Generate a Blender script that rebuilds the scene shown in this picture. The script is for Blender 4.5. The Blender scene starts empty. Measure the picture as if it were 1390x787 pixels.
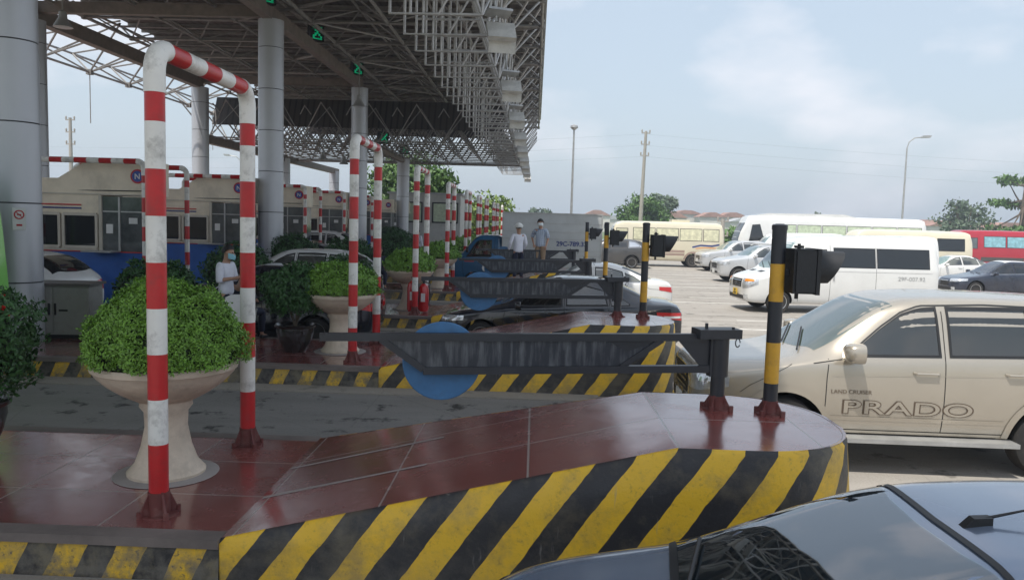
import bpy, bmesh, math, random
import numpy as np
from mathutils import Vector, Matrix, noise
from mathutils.bvhtree import BVHTree
R = math.radians
rnd = random.Random(7)
scene = bpy.context.scene
COL = scene.collection

# ---------------------------------------------------------------- camera, sky, sun
cam_d = bpy.data.cameras.new('camera'); cam = bpy.data.objects.new('camera', cam_d); COL.objects.link(cam)
cam_d.sensor_width = 36; cam_d.lens = 28; cam_d.clip_start = .05; cam_d.clip_end = 6000
cam.matrix_world = Matrix.Translation((0, 0, 2.55)) @ Matrix.Rotation(R(1.54), 4, 'Z') @ Matrix.Rotation(R(90 - 4.94), 4, 'X') @ Matrix.Rotation(R(1.6), 4, 'Z')
scene.camera = cam
SUN = Vector((-.26, -.38, 1)).normalized()           # towards the sun
world = bpy.data.worlds.new('World'); scene.world = world; world.use_nodes = True
nt = world.node_tree; N = nt.nodes; L = nt.links; N.clear()
out = N.new('ShaderNodeOutputWorld'); bg = N.new('ShaderNodeBackground'); sky = N.new('ShaderNodeTexSky')
sky.sky_type = 'NISHITA'; sky.sun_disc = False
sky.sun_elevation = math.asin(SUN.z); sky.sun_rotation = math.atan2(SUN.x, SUN.y)
sky.air_density = 1.3; sky.dust_density = 2.5; sky.ozone_density = 1.5
tc = N.new('ShaderNodeTexCoord'); mp = N.new('ShaderNodeMapping'); mp.inputs['Scale'].default_value = (1, 1, 2.2)
L.new(tc.outputs['Generated'], mp.inputs[0])
ns = N.new('ShaderNodeTexNoise'); ns.inputs['Scale'].default_value = 3.6; ns.inputs['Detail'].default_value = 7; ns.inputs['Roughness'].default_value = .52
mp.inputs['Location'].default_value = (.30, .62, .10)
L.new(mp.outputs[0], ns.inputs['Vector'])
rp = N.new('ShaderNodeValToRGB'); rp.color_ramp.elements[0].position = .47; rp.color_ramp.elements[0].color = (0, 0, 0, 1)
rp.color_ramp.elements[1].position = .64; rp.color_ramp.elements[1].color = (1, 1, 1, 1)
L.new(ns.outputs[0], rp.inputs[0])
mul = N.new('ShaderNodeMath'); mul.operation = 'MULTIPLY'; mul.inputs[1].default_value = .6; L.new(rp.outputs[0], mul.inputs[0])
hz = N.new('ShaderNodeMix'); hz.data_type = 'RGBA'; hz.inputs[0].default_value = .62; hz.inputs[7].default_value = (5.7, 6.6, 7.6, 1)
L.new(sky.outputs[0], hz.inputs[6])
cl = N.new('ShaderNodeMix'); cl.data_type = 'RGBA'; cl.inputs[7].default_value = (7.9, 7.8, 8.2, 1)
L.new(mul.outputs[0], cl.inputs[0]); L.new(hz.outputs[2], cl.inputs[6])
L.new(cl.outputs[2], bg.inputs[0]); bg.inputs[1].default_value = .10
L.new(bg.outputs[0], out.inputs[0])
sd = bpy.data.lights.new('sun', 'SUN'); sd.energy = 3.5; sd.angle = R(.6); sd.color = (1, .95, .87)
so = bpy.data.objects.new('sun', sd); COL.objects.link(so); so.rotation_euler = SUN.to_track_quat('Z', 'Y').to_euler()
scene.view_settings.view_transform = 'Standard'; scene.view_settings.look = 'None'; scene.view_settings.exposure = .46
scene.view_settings.gamma = 1

# ---------------------------------------------------------------- materials
def mat(name, col, rough=.6, metal=0, var=.12, scale=3, bump=0, bscale=30, coat=0, spec=.5, dirt=None, dirtamt=.0, dscale=1.2, emit=None, estr=0):
    m = bpy.data.materials.new(name); m.use_nodes = True; nt = m.node_tree; b = nt.nodes['Principled BSDF']
    b.inputs['Base Color'].default_value = (*col, 1); b.inputs['Roughness'].default_value = rough; b.inputs['Metallic'].default_value = metal
    b.inputs['Coat Weight'].default_value = coat; b.inputs['Coat Roughness'].default_value = .06; b.inputs['Specular IOR Level'].default_value = spec
    tc = nt.nodes.new('ShaderNodeTexCoord'); last = None
    if var:
        n = nt.nodes.new('ShaderNodeTexNoise'); n.inputs['Scale'].default_value = scale; n.inputs['Detail'].default_value = 6; n.inputs['Roughness'].default_value = .65
        nt.links.new(tc.outputs['Object'], n.inputs['Vector'])
        mr = nt.nodes.new('ShaderNodeMapRange'); mr.inputs[1].default_value = .3; mr.inputs[2].default_value = .7
        mr.inputs[3].default_value = 1 - var; mr.inputs[4].default_value = 1 + var; nt.links.new(n.outputs[0], mr.inputs[0])
        mx = nt.nodes.new('ShaderNodeMix'); mx.data_type = 'RGBA'; mx.blend_type = 'MULTIPLY'; mx.inputs[0].default_value = 1
        mx.inputs[6].default_value = (*col, 1); nt.links.new(mr.outputs[0], mx.inputs[7]); last = mx.outputs[2]
        mr2 = nt.nodes.new('ShaderNodeMapRange'); mr2.inputs[3].default_value = max(.02, rough - .08); mr2.inputs[4].default_value = min(1, rough + .1)
        nt.links.new(n.outputs[0], mr2.inputs[0])
        if not coat: nt.links.new(mr2.outputs[0], b.inputs['Roughness'])
    if dirt:
        n = nt.nodes.new('ShaderNodeTexNoise'); n.inputs['Scale'].default_value = dscale; n.inputs['Detail'].default_value = 9; n.inputs['Roughness'].default_value = .7
        nt.links.new(tc.outputs['Object'], n.inputs['Vector'])
        mr = nt.nodes.new('ShaderNodeMapRange'); mr.inputs[1].default_value = .5; mr.inputs[2].default_value = .72; mr.inputs[3].default_value = 0; mr.inputs[4].default_value = dirtamt
        nt.links.new(n.outputs[0], mr.inputs[0])
        mx = nt.nodes.new('ShaderNodeMix'); mx.data_type = 'RGBA'; mx.inputs[7].default_value = (*dirt, 1); mx.inputs[6].default_value = (*col, 1)
        nt.links.new(mr.outputs[0], mx.inputs[0])
        if last: nt.links.new(last, mx.inputs[6])
        last = mx.outputs[2]
    if last: nt.links.new(last, b.inputs['Base Color'])
    if bump:
        n = nt.nodes.new('ShaderNodeTexNoise'); n.inputs['Scale'].default_value = bscale; n.inputs['Detail'].default_value = 5
        nt.links.new(tc.outputs['Object'], n.inputs['Vector'])
        bp = nt.nodes.new('ShaderNodeBump'); bp.inputs['Strength'].default_value = bump; bp.inputs['Distance'].default_value = .02
        nt.links.new(n.outputs[0], bp.inputs['Height']); nt.links.new(bp.outputs[0], b.inputs['Normal'])
    if emit: b.inputs['Emission Color'].default_value = (*emit, 1); b.inputs['Emission Strength'].default_value = estr
    return m
def paint(name, col, rough=.22, metal=.0, dirtamt=.12): return mat(name, col, rough, metal, var=.05, scale=1.5, coat=.8, dirt=(.35, .32, .28), dirtamt=dirtamt * .5, dscale=.9)

M = dict(
 black=mat('black_trim', (.014, .014, .015), .5), rubber=mat('tyre_rubber', (.022, .021, .02), .85, dirt=(.12, .1, .08), dirtamt=.5, dscale=4),
 arch=mat('wheel_arch_black', (.008, .008, .008), .9), alloy=mat('alloy', (.55, .55, .56), .3, .85), steel=mat('steel_wheel', (.33, .29, .25), .55, .4),
 glass=mat('tinted_glass', (.013, .015, .017), .06, 0, var=0, spec=.8), glass_light=mat('light_tinted_glass', (.10, .115, .12), .08, 0, var=.3, scale=1.3, spec=.8),
 glass_blue=mat('windshield_glass', (.02, .045, .06), .04, 0, var=0, spec=.9),
 filmglass=mat('reflective_windscreen', (.15, .22, .28), .035, .35, var=0, spec=1), prglass=mat('dusty_reflection_side_glass', (.045, .047, .045), .09, 0, var=.6, scale=2.2, spec=.9, dirt=(.16, .15, .13), dirtamt=.5, dscale=1.3),  # side glass: large noise paints in reflections and silhouettes, with dust over it
 chrome=mat('chrome', (.8, .8, .8), .12, 1, var=0), lamp=mat('headlight_lens', (.62, .64, .66), .08, .5, var=.3, scale=14, coat=1),
 red=mat('red_lens', (.55, .012, .012), .12, 0, var=.15, scale=12, coat=1), amber=mat('amber_lens', (.8, .25, .02), .2), yellowplate=mat('yellow_plate', (.75, .5, .04), .5), whiteplate=mat('white_plate', (.75, .75, .72), .5),
 seam=mat('panel_gap', (.012, .012, .012), .8, var=0), curtain=mat('pale_green_curtain', (.50, .58, .42), .7, var=.25, scale=5),
 curtain_cream=mat('cream_curtain', (.62, .60, .42), .7, var=.25, scale=5), curtain_blue=mat('blue_curtain', (.22, .42, .48), .6, var=.35, scale=4),
 champagne=paint('champagne_paint', (.46, .415, .345), .27, .5), white=paint('white_paint', (.74, .74, .72), .25), silver=paint('silver_paint', (.56, .57, .58), .3, .3),
 blackcar=paint('black_paint', (.012, .014, .022), .15), navy=paint('steel_blue_roof_paint', (.21, .26, .35), .2, .4), navydark=paint('dark_navy_paint', (.016, .022, .042), .18),
 greycar=paint('grey_paint', (.085, .083, .083), .22, .3), bluetruck=paint('truck_blue_paint', (.010, .09, .20), .35), cream=paint('cream_paint', (.72, .66, .50), .35, 0, .2), redbus=paint('red_bus_paint', (.40, .012, .03), .35),
 brownlow=paint('dusty_rose_paint', (.42, .30, .25), .4, 0, .4), beigecar=paint('beige_paint', (.36, .31, .25), .3, .3), green=paint('green_bus_paint', (.22, .55, .12), .3),
 box=mat('cargo_box_metal', (.46, .48, .48), .45, .1, var=.06, dirt=(.3, .29, .27), dirtamt=.35), galv=mat('galvanised_steel', (.42, .42, .41), .45, .5, var=.2),
 column=mat('column_cladding', (.50, .51, .54), .36, .35, var=.05, scale=1), joint=mat('cladding_joint', (.06, .06, .065), .7),
 truss=mat('truss_steel', (.29, .275, .26), .55, .2, var=.3), trusslight=mat('pale_truss_steel', (.45, .44, .43), .5, .2, var=.2),
 beam=mat('beam_brown', (.20, .165, .145), .6, 0, var=.25), gable=mat('gable_sheet', (.075, .075, .085), .7),
 polered=mat('red_pole_paint', (.50, .016, .018), .35, 0, var=.14, scale=5, dirt=(.16, .05, .04), dirtamt=.4, dscale=7), polewhite=mat('white_pole_paint', (.76, .74, .69), .38, 0, var=.06, dirt=(.14, .12, .10), dirtamt=.7, dscale=4.5),
 rust=mat('oxide_red_base', (.14, .035, .03), .6, 0, var=.3, dirt=(.25, .2, .17), dirtamt=.4, dscale=6),
 gateblack=mat('gate_black_paint', (.028, .030, .036), .4, 0, var=.2), disc=mat('blue_disc_paint', (.045, .145, .30), .5, 0, var=.2, scale=4, dirt=(.05, .09, .15), dirtamt=.6, dscale=9),
 yel=mat('yellow_pole_paint', (.66, .36, .03), .45, dirt=(.2, .14, .06), dirtamt=.4, dscale=8), blk=mat('black_pole_paint', (.022, .024, .03), .4),
 signal=mat('signal_housing', (.016, .017, .019), .55, var=.2, bump=.1), pot=mat('glazed_dark_pot', (.022, .018, .018), .22, 0, var=.3, coat=.4),
 stonep=mat('planter_stone', (.60, .50, .39), .62, 0, var=.14, scale=5, bump=.25, bscale=18, dirt=(.22, .18, .14), dirtamt=.5, dscale=3),
 soil=mat('soil', (.04, .03, .02), .9), leafb=mat('bright_leaf', (.15, .30, .035), .5, 0, var=.6, scale=26), leafd=mat('dark_leaf', (.035, .10, .024), .5, 0, var=.55, scale=22), core=mat('inner_foliage', (.012, .022, .006), .95),  # bright leaf noise: mixed leaf tones plus painted bright tips and shadows
 leaft=mat('tree_leaf', (.075, .15, .03), .6, 0, var=.5, scale=1.2), leaft2=mat('grey_green_leaf', (.09, .13, .075), .6, 0, var=.5, scale=.8), leafy=mat('yellow_green_leaf', (.17, .25, .05), .6, var=.5, scale=1), bark=mat('bark', (.13, .10, .075), .9, bump=.5),
 boothc=mat('booth_cream', (.78, .69, .54), .5, 0, var=.07, dirt=(.2, .16, .12), dirtamt=.35), boothb=mat('booth_blue', (.025, .11, .40), .45, 0, var=.12), red2=mat('red_stripe', (.5, .02, .02), .5), navy2=mat('navy_stripe', (.03, .05, .2), .5), frame=mat('window_frame_cream', (.55, .5, .42), .5),
 boothglass=mat('booth_glass', (.10, .11, .11), .07, 0, var=.5, scale=2, spec=.8), cab=mat('cabinet_grey', (.30, .30, .27), .45, .1, dirt=(.14, .12, .1), dirtamt=.5, dscale=3), cabtop=mat('cabinet_lid', (.12, .11, .10), .5),
 skin=mat('skin', (.42, .24, .16), .5), hair=mat('black_hair', (.012, .01, .009), .6), shirtw=mat('white_shirt', (.72, .73, .80), .8, bump=.3, bscale=9), shirtp=mat('pale_blue_check_shirt', (.42, .47, .55), .8, bump=.3, bscale=9), navycl=mat('navy_trousers', (.014, .018, .04), .8), khaki=mat('khaki_trousers', (.30, .21, .13), .8), mask=mat('blue_face_mask', (.25, .5, .58), .7), maskw=mat('white_face_mask', (.6, .65, .66), .7), helmet=mat('white_helmet', (.72, .72, .68), .35), shoe=mat('black_shoe', (.012, .012, .012), .4),
 extred=mat('extinguisher_red', (.5, .01, .012), .25, coat=.5), signw=mat('sign_white', (.7, .7, .68), .5), signr=mat('sign_red', (.5, .02, .03), .5), signb=mat('sign_blue', (.03, .08, .34), .5),
 led=mat('green_led', (.0, .05, .02), .4, emit=(.0, .7, .3), estr=.22), flood=mat('floodlight_plate', (.5, .49, .46), .5, .1, var=.25), concpole=mat('concrete_pole', (.36, .33, .29), .8), wire=mat('wire', (.3, .33, .36), .6),
 wallw=mat('far_wall', (.62, .59, .54), .8, scale=.2, var=.2), roofr=mat('red_tile_roof', (.34, .19, .145), .8, scale=.5, var=.3), roofg=mat('grey_roof', (.4, .41, .42), .7), winb=mat('far_window', (.06, .07, .08), .3), bldg=mat('office_wall', (.5, .5, .47), .7),
)

def nodes_mat(name, rough):
    m = bpy.data.materials.new(name); m.use_nodes = True; b = m.node_tree.nodes['Principled BSDF']; b.inputs['Roughness'].default_value = rough
    return m, m.node_tree, b
def math_n(nt, op, a, b=None):
    n = nt.nodes.new('ShaderNodeMath'); n.operation = op
    for i, v in enumerate((a, b)):
        if v is None: continue
        if isinstance(v, (int, float)): n.inputs[i].default_value = v
        else: nt.links.new(v, n.inputs[i])
    return n.outputs[0]
def noise_n(nt, vec, scale, detail=6, rough=.6, lo=.4, hi=.6, a=0., b=1.):
    n = nt.nodes.new('ShaderNodeTexNoise'); n.inputs['Scale'].default_value = scale; n.inputs['Detail'].default_value = detail; n.inputs['Roughness'].default_value = rough
    nt.links.new(vec, n.inputs['Vector'])
    mr = nt.nodes.new('ShaderNodeMapRange'); mr.inputs[1].default_value = lo; mr.inputs[2].default_value = hi; mr.inputs[3].default_value = a; mr.inputs[4].default_value = b
    nt.links.new(n.outputs[0], mr.inputs[0]); return mr.outputs[0]
def mix_n(nt, f, a, b, blend='MIX'):
    n = nt.nodes.new('ShaderNodeMix'); n.data_type = 'RGBA'; n.blend_type = blend
    for i, v in ((0, f), (6, a), (7, b)):
        if isinstance(v, tuple): n.inputs[i].default_value = (*v, 1)
        elif isinstance(v, (int, float)): n.inputs[i].default_value = v
        else: nt.links.new(v, n.inputs[i])
    return n.outputs[2]

def hazard_mat(name, period, k, wear):                # yellow/black stripes along the wall (UV = arc length, height)
    m, nt, b = nodes_mat(name, .5)
    uv = nt.nodes.new('ShaderNodeUVMap'); uv.uv_map = 'UVMap'; sp = nt.nodes.new('ShaderNodeSeparateXYZ'); nt.links.new(uv.outputs[0], sp.inputs[0])
    tc = nt.nodes.new('ShaderNodeTexCoord').outputs['Object']
    wob = noise_n(nt, tc, 5, 3, .5, 0, 1, -.02, .02)
    s = math_n(nt, 'SUBTRACT', sp.outputs[0], math_n(nt, 'MULTIPLY', sp.outputs[1], k)); s = math_n(nt, 'ADD', s, wob)
    s = math_n(nt, 'FRACT', math_n(nt, 'MULTIPLY', s, 1 / period)); st = math_n(nt, 'LESS_THAN', s, .5)
    c = mix_n(nt, st, (.020, .019, .021), (.78, .47, .022))
    big = noise_n(nt, tc, 2.2, 8, .7, .48, .66, 0, wear); fine = noise_n(nt, tc, 24, 6, .75, .55, .72, 0, wear * .9)
    c = mix_n(nt, big, c, (.17, .14, .085)); c = mix_n(nt, fine, c, (.06, .055, .05))
    low = nt.nodes.new('ShaderNodeMapRange'); nt.links.new(sp.outputs[1], low.inputs[0]); low.inputs[1].default_value = 0; low.inputs[2].default_value = .35; low.inputs[3].default_value = .55 * wear + .15; low.inputs[4].default_value = 0
    lown = math_n(nt, 'MULTIPLY', low.outputs[0], noise_n(nt, tc, 9, 6, .7, .35, .6))
    c = mix_n(nt, lown, c, (.16, .145, .12))
    # vertical scrapes
    mp = nt.nodes.new('ShaderNodeMapping'); mp.inputs['Scale'].default_value = (14, 14, 1.2); nt.links.new(tc, mp.inputs[0])
    sc = noise_n(nt, mp.outputs[0], 1, 4, .6, .66, .74, 0, .5); c = mix_n(nt, sc, c, (.3, .28, .25))
    nt.links.new(c, b.inputs['Base Color']); nt.links.new(noise_n(nt, tc, 6, 5, .6, .3, .7, .35, .6), b.inputs['Roughness'])
    bp = nt.nodes.new('ShaderNodeBump'); bp.inputs['Strength'].default_value = .35; bp.inputs['Distance'].default_value = .01
    nt.links.new(noise_n(nt, tc, 14, 8, .7, .2, .8), bp.inputs['Height']); nt.links.new(bp.outputs[0], b.inputs['Normal'])
    return m
M['haz_big'] = hazard_mat('hazard_stripes_bold', .465, .74, .5); M['haz_small'] = hazard_mat('hazard_stripes_curb', .42, .45, 1.5)

def granite():
    m, nt, b = nodes_mat('red_granite_tiles', .15); tc = nt.nodes.new('ShaderNodeTexCoord').outputs['Object']
    br = nt.nodes.new('ShaderNodeTexBrick'); br.offset = 0; nt.links.new(tc, br.inputs['Vector'])
    br.inputs['Scale'].default_value = 1; br.inputs['Brick Width'].default_value = 1.02; br.inputs['Row Height'].default_value = .87; br.inputs['Mortar Size'].default_value = .008
    br.inputs['Color1'].default_value = (.25, .062, .05, 1); br.inputs['Color2'].default_value = (.175, .042, .036, 1); br.inputs['Mortar'].default_value = (.30, .26, .23, 1); br.inputs['Bias'].default_value = -.1
    sp = noise_n(nt, tc, 90, 3, .8, .5, .72, 0, .35); c = mix_n(nt, sp, br.outputs[0], (.26, .10, .09))
    big = noise_n(nt, tc, 1.4, 7, .65, .45, .75, 0, .35); c = mix_n(nt, big, c, (.14, .10, .09))
    nt.links.new(c, b.inputs['Base Color'])
    r = noise_n(nt, tc, 2.5, 7, .7, .3, .75, .10, .34); nt.links.new(math_n(nt, 'ADD', r, math_n(nt, 'MULTIPLY', br.outputs[1], .4)), b.inputs['Roughness'])
    b.inputs['Specular IOR Level'].default_value = .8; b.inputs['Coat Weight'].default_value = .8; b.inputs['Coat IOR'].default_value = 1.6; nt.links.new(noise_n(nt, tc, 1.8, 8, .75, .35, .7, .07, .38), b.inputs['Coat Roughness'])
    bp = nt.nodes.new('ShaderNodeBump'); bp.inputs['Strength'].default_value = .3; bp.inputs['Distance'].default_value = .004; bp.invert = True
    nt.links.new(br.outputs[1], bp.inputs['Height']); nt.links.new(bp.outputs[0], b.inputs['Normal'])
    return m
M['granite'] = granite()

def asphalt(name, ca, cb, stain):
    m, nt, b = nodes_mat(name, .85); tc = nt.nodes.new('ShaderNodeTexCoord').outputs['Object']
    mp = nt.nodes.new('ShaderNodeMapping'); mp.inputs['Scale'].default_value = (.25, 1.2, 1); nt.links.new(tc, mp.inputs[0])
    c = mix_n(nt, noise_n(nt, mp.outputs[0], .9, 7, .6, .35, .65), ca, cb)
    c = mix_n(nt, noise_n(nt, tc, 60, 3, .8, .35, .75, 0, .45), c, tuple(v * 1.5 for v in cb))
    c = mix_n(nt, noise_n(nt, tc, 2.3, 6, .65, .57, .66, 0, stain), c, (.02, .019, .018))
    vo = nt.nodes.new('ShaderNodeTexVoronoi'); vo.feature = 'DISTANCE_TO_EDGE'; vo.inputs['Scale'].default_value = .55
    nt.links.new(mix_n(nt, .12, tc, nt.nodes.new('ShaderNodeTexNoise').outputs[1]), vo.inputs['Vector'])
    cr = math_n(nt, 'LESS_THAN', vo.outputs['Distance'], .004); c = mix_n(nt, math_n(nt, 'MULTIPLY', cr, .13), c, (.03, .028, .026))
    nt.links.new(c, b.inputs['Base Color'])
    bp = nt.nodes.new('ShaderNodeBump'); bp.inputs['Strength'].default_value = .4; bp.inputs['Distance'].default_value = .01
    nt.links.new(noise_n(nt, tc, 45, 6, .8, .2, .8), bp.inputs['Height']); nt.links.new(bp.outputs[0], b.inputs['Normal'])
    return m
M['road'] = asphalt('plaza_concrete', (.215, .198, .172), (.345, .32, .29), .5)
M['lane'] = asphalt('lane_asphalt', (.15, .142, .13), (.225, .212, .195), .95)
M['gutter'] = asphalt('gutter_concrete', (.22, .20, .17), (.30, .27, .23), .4)
M['grass'] = mat('rough_grass', (.10, .15, .045), .9, var=.5, scale=.3, bump=.6, bscale=3)
M['line'] = mat('road_paint', (.62, .60, .55), .7, dirt=(.32, .29, .25), dirtamt=.9, dscale=2.5)
M['edging'] = mat('edging_stone', (.17, .14, .125), .6, var=.2, dirt=(.06, .05, .045), dirtamt=.5)
M['putty'] = mat('cement_ring', (.3, .27, .25), .8)

def sheet_mat():
    m, nt, b = nodes_mat('corrugated_sheet', .6); tc = nt.nodes.new('ShaderNodeTexCoord').outputs['Object']
    sp = nt.nodes.new('ShaderNodeSeparateXYZ'); nt.links.new(tc, sp.inputs[0])
    w = math_n(nt, 'FRACT', math_n(nt, 'MULTIPLY', sp.outputs[0], 3.2)); w = math_n(nt, 'LESS_THAN', w, .3)  # rib shading painted as dark bands; the sheet itself is flat
    c = mix_n(nt, w, (.085, .078, .075), (.04, .037, .037)); c = mix_n(nt, noise_n(nt, tc, .6, 6, .6, .4, .7, 0, .5), c, (.10, .08, .07))
    nt.links.new(c, b.inputs['Base Color']); return m
M['sheet'] = sheet_mat()
def panel_mat():
    m, nt, b = nodes_mat('streaked_gate_panel', .35); tc = nt.nodes.new('ShaderNodeTexCoord').outputs['Object']
    mp = nt.nodes.new('ShaderNodeMapping'); mp.inputs['Scale'].default_value = (16, 16, 2.2); nt.links.new(tc, mp.inputs[0])
    c = mix_n(nt, noise_n(nt, mp.outputs[0], 1, 6, .65, .46, .74, 0, .8), (.028, .031, .040), (.19, .20, .21)); nt.links.new(c, b.inputs['Base Color']); return m
M['panel'] = panel_mat()
def check_mat():
    m, nt, b = nodes_mat('checked_cloth', .8); tc = nt.nodes.new('ShaderNodeTexCoord').outputs['Object']
    sp = nt.nodes.new('ShaderNodeSeparateXYZ'); nt.links.new(tc, sp.inputs[0]); c = (.46, .52, .60)
    for o in (0, 1, 2):
        w = math_n(nt, 'LESS_THAN', math_n(nt, 'FRACT', math_n(nt, 'MULTIPLY', sp.outputs[o], 16)), .2); c = mix_n(nt, math_n(nt, 'MULTIPLY', w, .6), c, (.12, .17, .28))
    nt.links.new(c, b.inputs['Base Color']); return m
M['check'] = check_mat()

# ---------------------------------------------------------------- mesh helpers
class MB:
    def __init__(s): s.v = []; s.f = []; s.mi = []; s.cur = 0; s.uv = {}
    def add(s, vs, fs):
        o = len(s.v); s.v += [tuple(p) for p in vs]; s.f += [tuple(o + i for i in f) for f in fs]; s.mi += [s.cur] * len(fs); return o
    def box(s, c, d, rz=0, ry=0, rx=0, taper=1):
        m = Matrix.Rotation(rz, 3, 'Z') @ Matrix.Rotation(ry, 3, 'Y') @ Matrix.Rotation(rx, 3, 'X'); c = Vector(c)
        vs = [c + m @ Vector((x * d[0] / 2 * (taper if z > 0 else 1), y * d[1] / 2 * (taper if z > 0 else 1), z * d[2] / 2)) for z in (-1, 1) for y in (-1, 1) for x in (-1, 1)]
        s.add(vs, [(0, 2, 3, 1), (4, 5, 7, 6), (0, 1, 5, 4), (2, 6, 7, 3), (0, 4, 6, 2), (1, 3, 7, 5)]); return s
    def tube(s, pts, r, n=10, caps=True):
        pts = [Vector(p) for p in pts]; rs = r if isinstance(r, (list, tuple)) else [r] * len(pts); rings = []
        up = None
        for i, p in enumerate(pts):
            t = (pts[min(i + 1, len(pts) - 1)] - pts[max(i - 1, 0)])
            if t.length < 1e-9: t = Vector((0, 0, 1))
            t.normalize()
            if up is None:
                up = t.orthogonal().normalized()
            else: up = (up - t * up.dot(t)).normalized()
            w = t.cross(up); rings.append([p + (up * math.cos(a) + w * math.sin(a)) * rs[i] for a in (2 * math.pi * k / n for k in range(n))])
        o = s.add([q for g in rings for q in g], [])
        fs = [(i * n + k, i * n + (k + 1) % n, (i + 1) * n + (k + 1) % n, (i + 1) * n + k) for i in range(len(pts) - 1) for k in range(n)]
        if caps: fs += [tuple(range(n))[::-1], tuple((len(pts) - 1) * n + k for k in range(n))]
        s.f += [tuple(o + i for i in f) for f in fs]; s.mi += [s.cur] * len(fs); return s
    def lathe(s, prof, n=32, c=(0, 0, 0), axis='Z', cap=True):
        vs = []
        for r, z in prof:
            for k in range(n):
                a = 2 * math.pi * k / n
                p = (r * math.cos(a), r * math.sin(a), z)
                if axis == 'Y': p = (p[0], z, p[1])
                if axis == 'X': p = (z, p[0], p[1])
                vs.append((p[0] + c[0], p[1] + c[1], p[2] + c[2]))
        m = len(prof); fs = [(i * n + k, i * n + (k + 1) % n, (i + 1) * n + (k + 1) % n, (i + 1) * n + k) for i in range(m - 1) for k in range(n)]
        if cap: fs += [tuple(range(n))[::-1], tuple((m - 1) * n + k for k in range(n))]
        s.add(vs, fs); return s
    def prism(s, poly, a, b, axis='Y'):                # polygon in the two other axes, extruded a..b
        def P(u, v, w): return {'Y': (u, w, v), 'X': (w, u, v), 'Z': (u, v, w)}[axis]
        n = len(poly); vs = [P(u, v, a) for u, v in poly] + [P(u, v, b) for u, v in poly]
        s.add(vs, [tuple(range(n)), tuple(range(2 * n - 1, n - 1, -1))] + [(i, i + n, (i + 1) % n + n, (i + 1) % n) for i in range(n)]); return s
    def build(s, name, mats, parent=None, smooth=30, loc=None, fixn=True):
        me = bpy.data.meshes.new(name); me.from_pydata(s.v, [], s.f)
        if not isinstance(mats, (list, tuple)): mats = [mats]
        for m in mats: me.materials.append(m)
        if any(s.mi): me.polygons.foreach_set('material_index', s.mi)
        if fixn and len(s.v) < 60000:
            bm = bmesh.new(); bm.from_mesh(me); bmesh.ops.recalc_face_normals(bm, faces=bm.faces); bm.to_mesh(me); bm.free()
        if smooth: me.shade_smooth(); me.set_sharp_from_angle(angle=R(smooth))
        o = bpy.data.objects.new(name, me); COL.objects.link(o)
        if parent: o.parent = parent
        if loc: o.location = loc
        return o
def tag(o, label=None, cat=None, group=None, kind=None):
    if label: o['label'] = label
    if cat: o['category'] = cat
    if group: o['group'] = group
    if kind: o['kind'] = kind
    return o
def thing(name, label, cat, loc=(0, 0, 0), rz=0, group=None):
    o = bpy.data.objects.new(name, None); COL.objects.link(o); o.location = loc; o.rotation_euler = (0, 0, rz); o.empty_display_size = .2
    return tag(o, label, cat, group)
def copy_tree(o, parent=None, loc=None, label=None):
    c = o.copy(); COL.objects.link(c)
    if parent is not None: c.parent = parent
    if loc is not None: c.location = loc
    if label: c['label'] = label
    for ch in list(o.children): copy_tree(ch, c)
    return c
def bar(p, q, r, n=6): return (p, q, r, n)
def lerp(a, b, t): return a + (b - a) * t

def glass_mat(name, tint, base):
    m = bpy.data.materials.new(name); m.use_nodes = True; nt = m.node_tree; nt.nodes.clear(); o = nt.nodes.new('ShaderNodeOutputMaterial'); mx = nt.nodes.new('ShaderNodeMixShader'); t = nt.nodes.new('ShaderNodeBsdfTransparent'); g = nt.nodes.new('ShaderNodeBsdfGlossy'); f = nt.nodes.new('ShaderNodeFresnel')
    t.inputs[0].default_value = (*tint, 1); g.inputs[0].default_value = (.95, .97, 1, 1); g.inputs['Roughness'].default_value = .02; f.inputs[0].default_value = 1.55
    a = math_n(nt, 'MINIMUM', math_n(nt, 'ADD', f.outputs[0], base), 1.0); nt.links.new(a, mx.inputs[0]); nt.links.new(t.outputs[0], mx.inputs[1]); nt.links.new(g.outputs[0], mx.inputs[2]); nt.links.new(mx.outputs[0], o.inputs[0]); return m
M['cabin_side'] = glass_mat('tinted_side_glass', (.42, .43, .41), .05); M['cabin_dark'] = glass_mat('dark_side_glass', (.12, .125, .12), .06); M['cabin_front'] = glass_mat('windscreen_glass', (.50, .62, .60), .16)
M['seatcloth'] = mat('seat_cloth', (.09, .085, .08), .8); M['dash'] = mat('dashboard', (.03, .03, .032), .6)
# ---------------------------------------------------------------- ground, lanes, markings
PITCH = 6.45; Y0 = 5.28
def iy(i): return Y0 + PITCH * i
def dx(i): return 0 if i < 1 else -.16 - .055 * (i - 1)
g = MB(); g.add([(-900, -300, 0), (900, -300, 0), (900, 2500, 0), (-900, 2500, 0)], [(0, 1, 2, 3)]); tag(g.build('ground', M['grass'], smooth=0), kind='structure')
g = MB(); g.add([(-120, -30, .004), (160, -30, .004), (160, 70, .004), (-120, 70, .004)], [(0, 1, 2, 3)]); tag(g.build('road', M['road'], smooth=0), kind='structure')
g = MB()
for i in range(-1, 10): g.add([(-60, iy(i) + 2.55, .008), (1.2, iy(i) + 2.55, .008), (1.2, iy(i + 1) - .5, .008), (-60, iy(i + 1) - .5, .008)], [(0, 1, 2, 3)])
tag(g.build('lane_surface', M['lane'], smooth=0), kind='structure')
g = MB()
for i in range(0, 10): g.box((-29.5, iy(i) - .30, .012), (61, .44, .03))
tag(g.build('gutter', M['gutter'], smooth=0), kind='structure')
g = MB()
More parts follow.
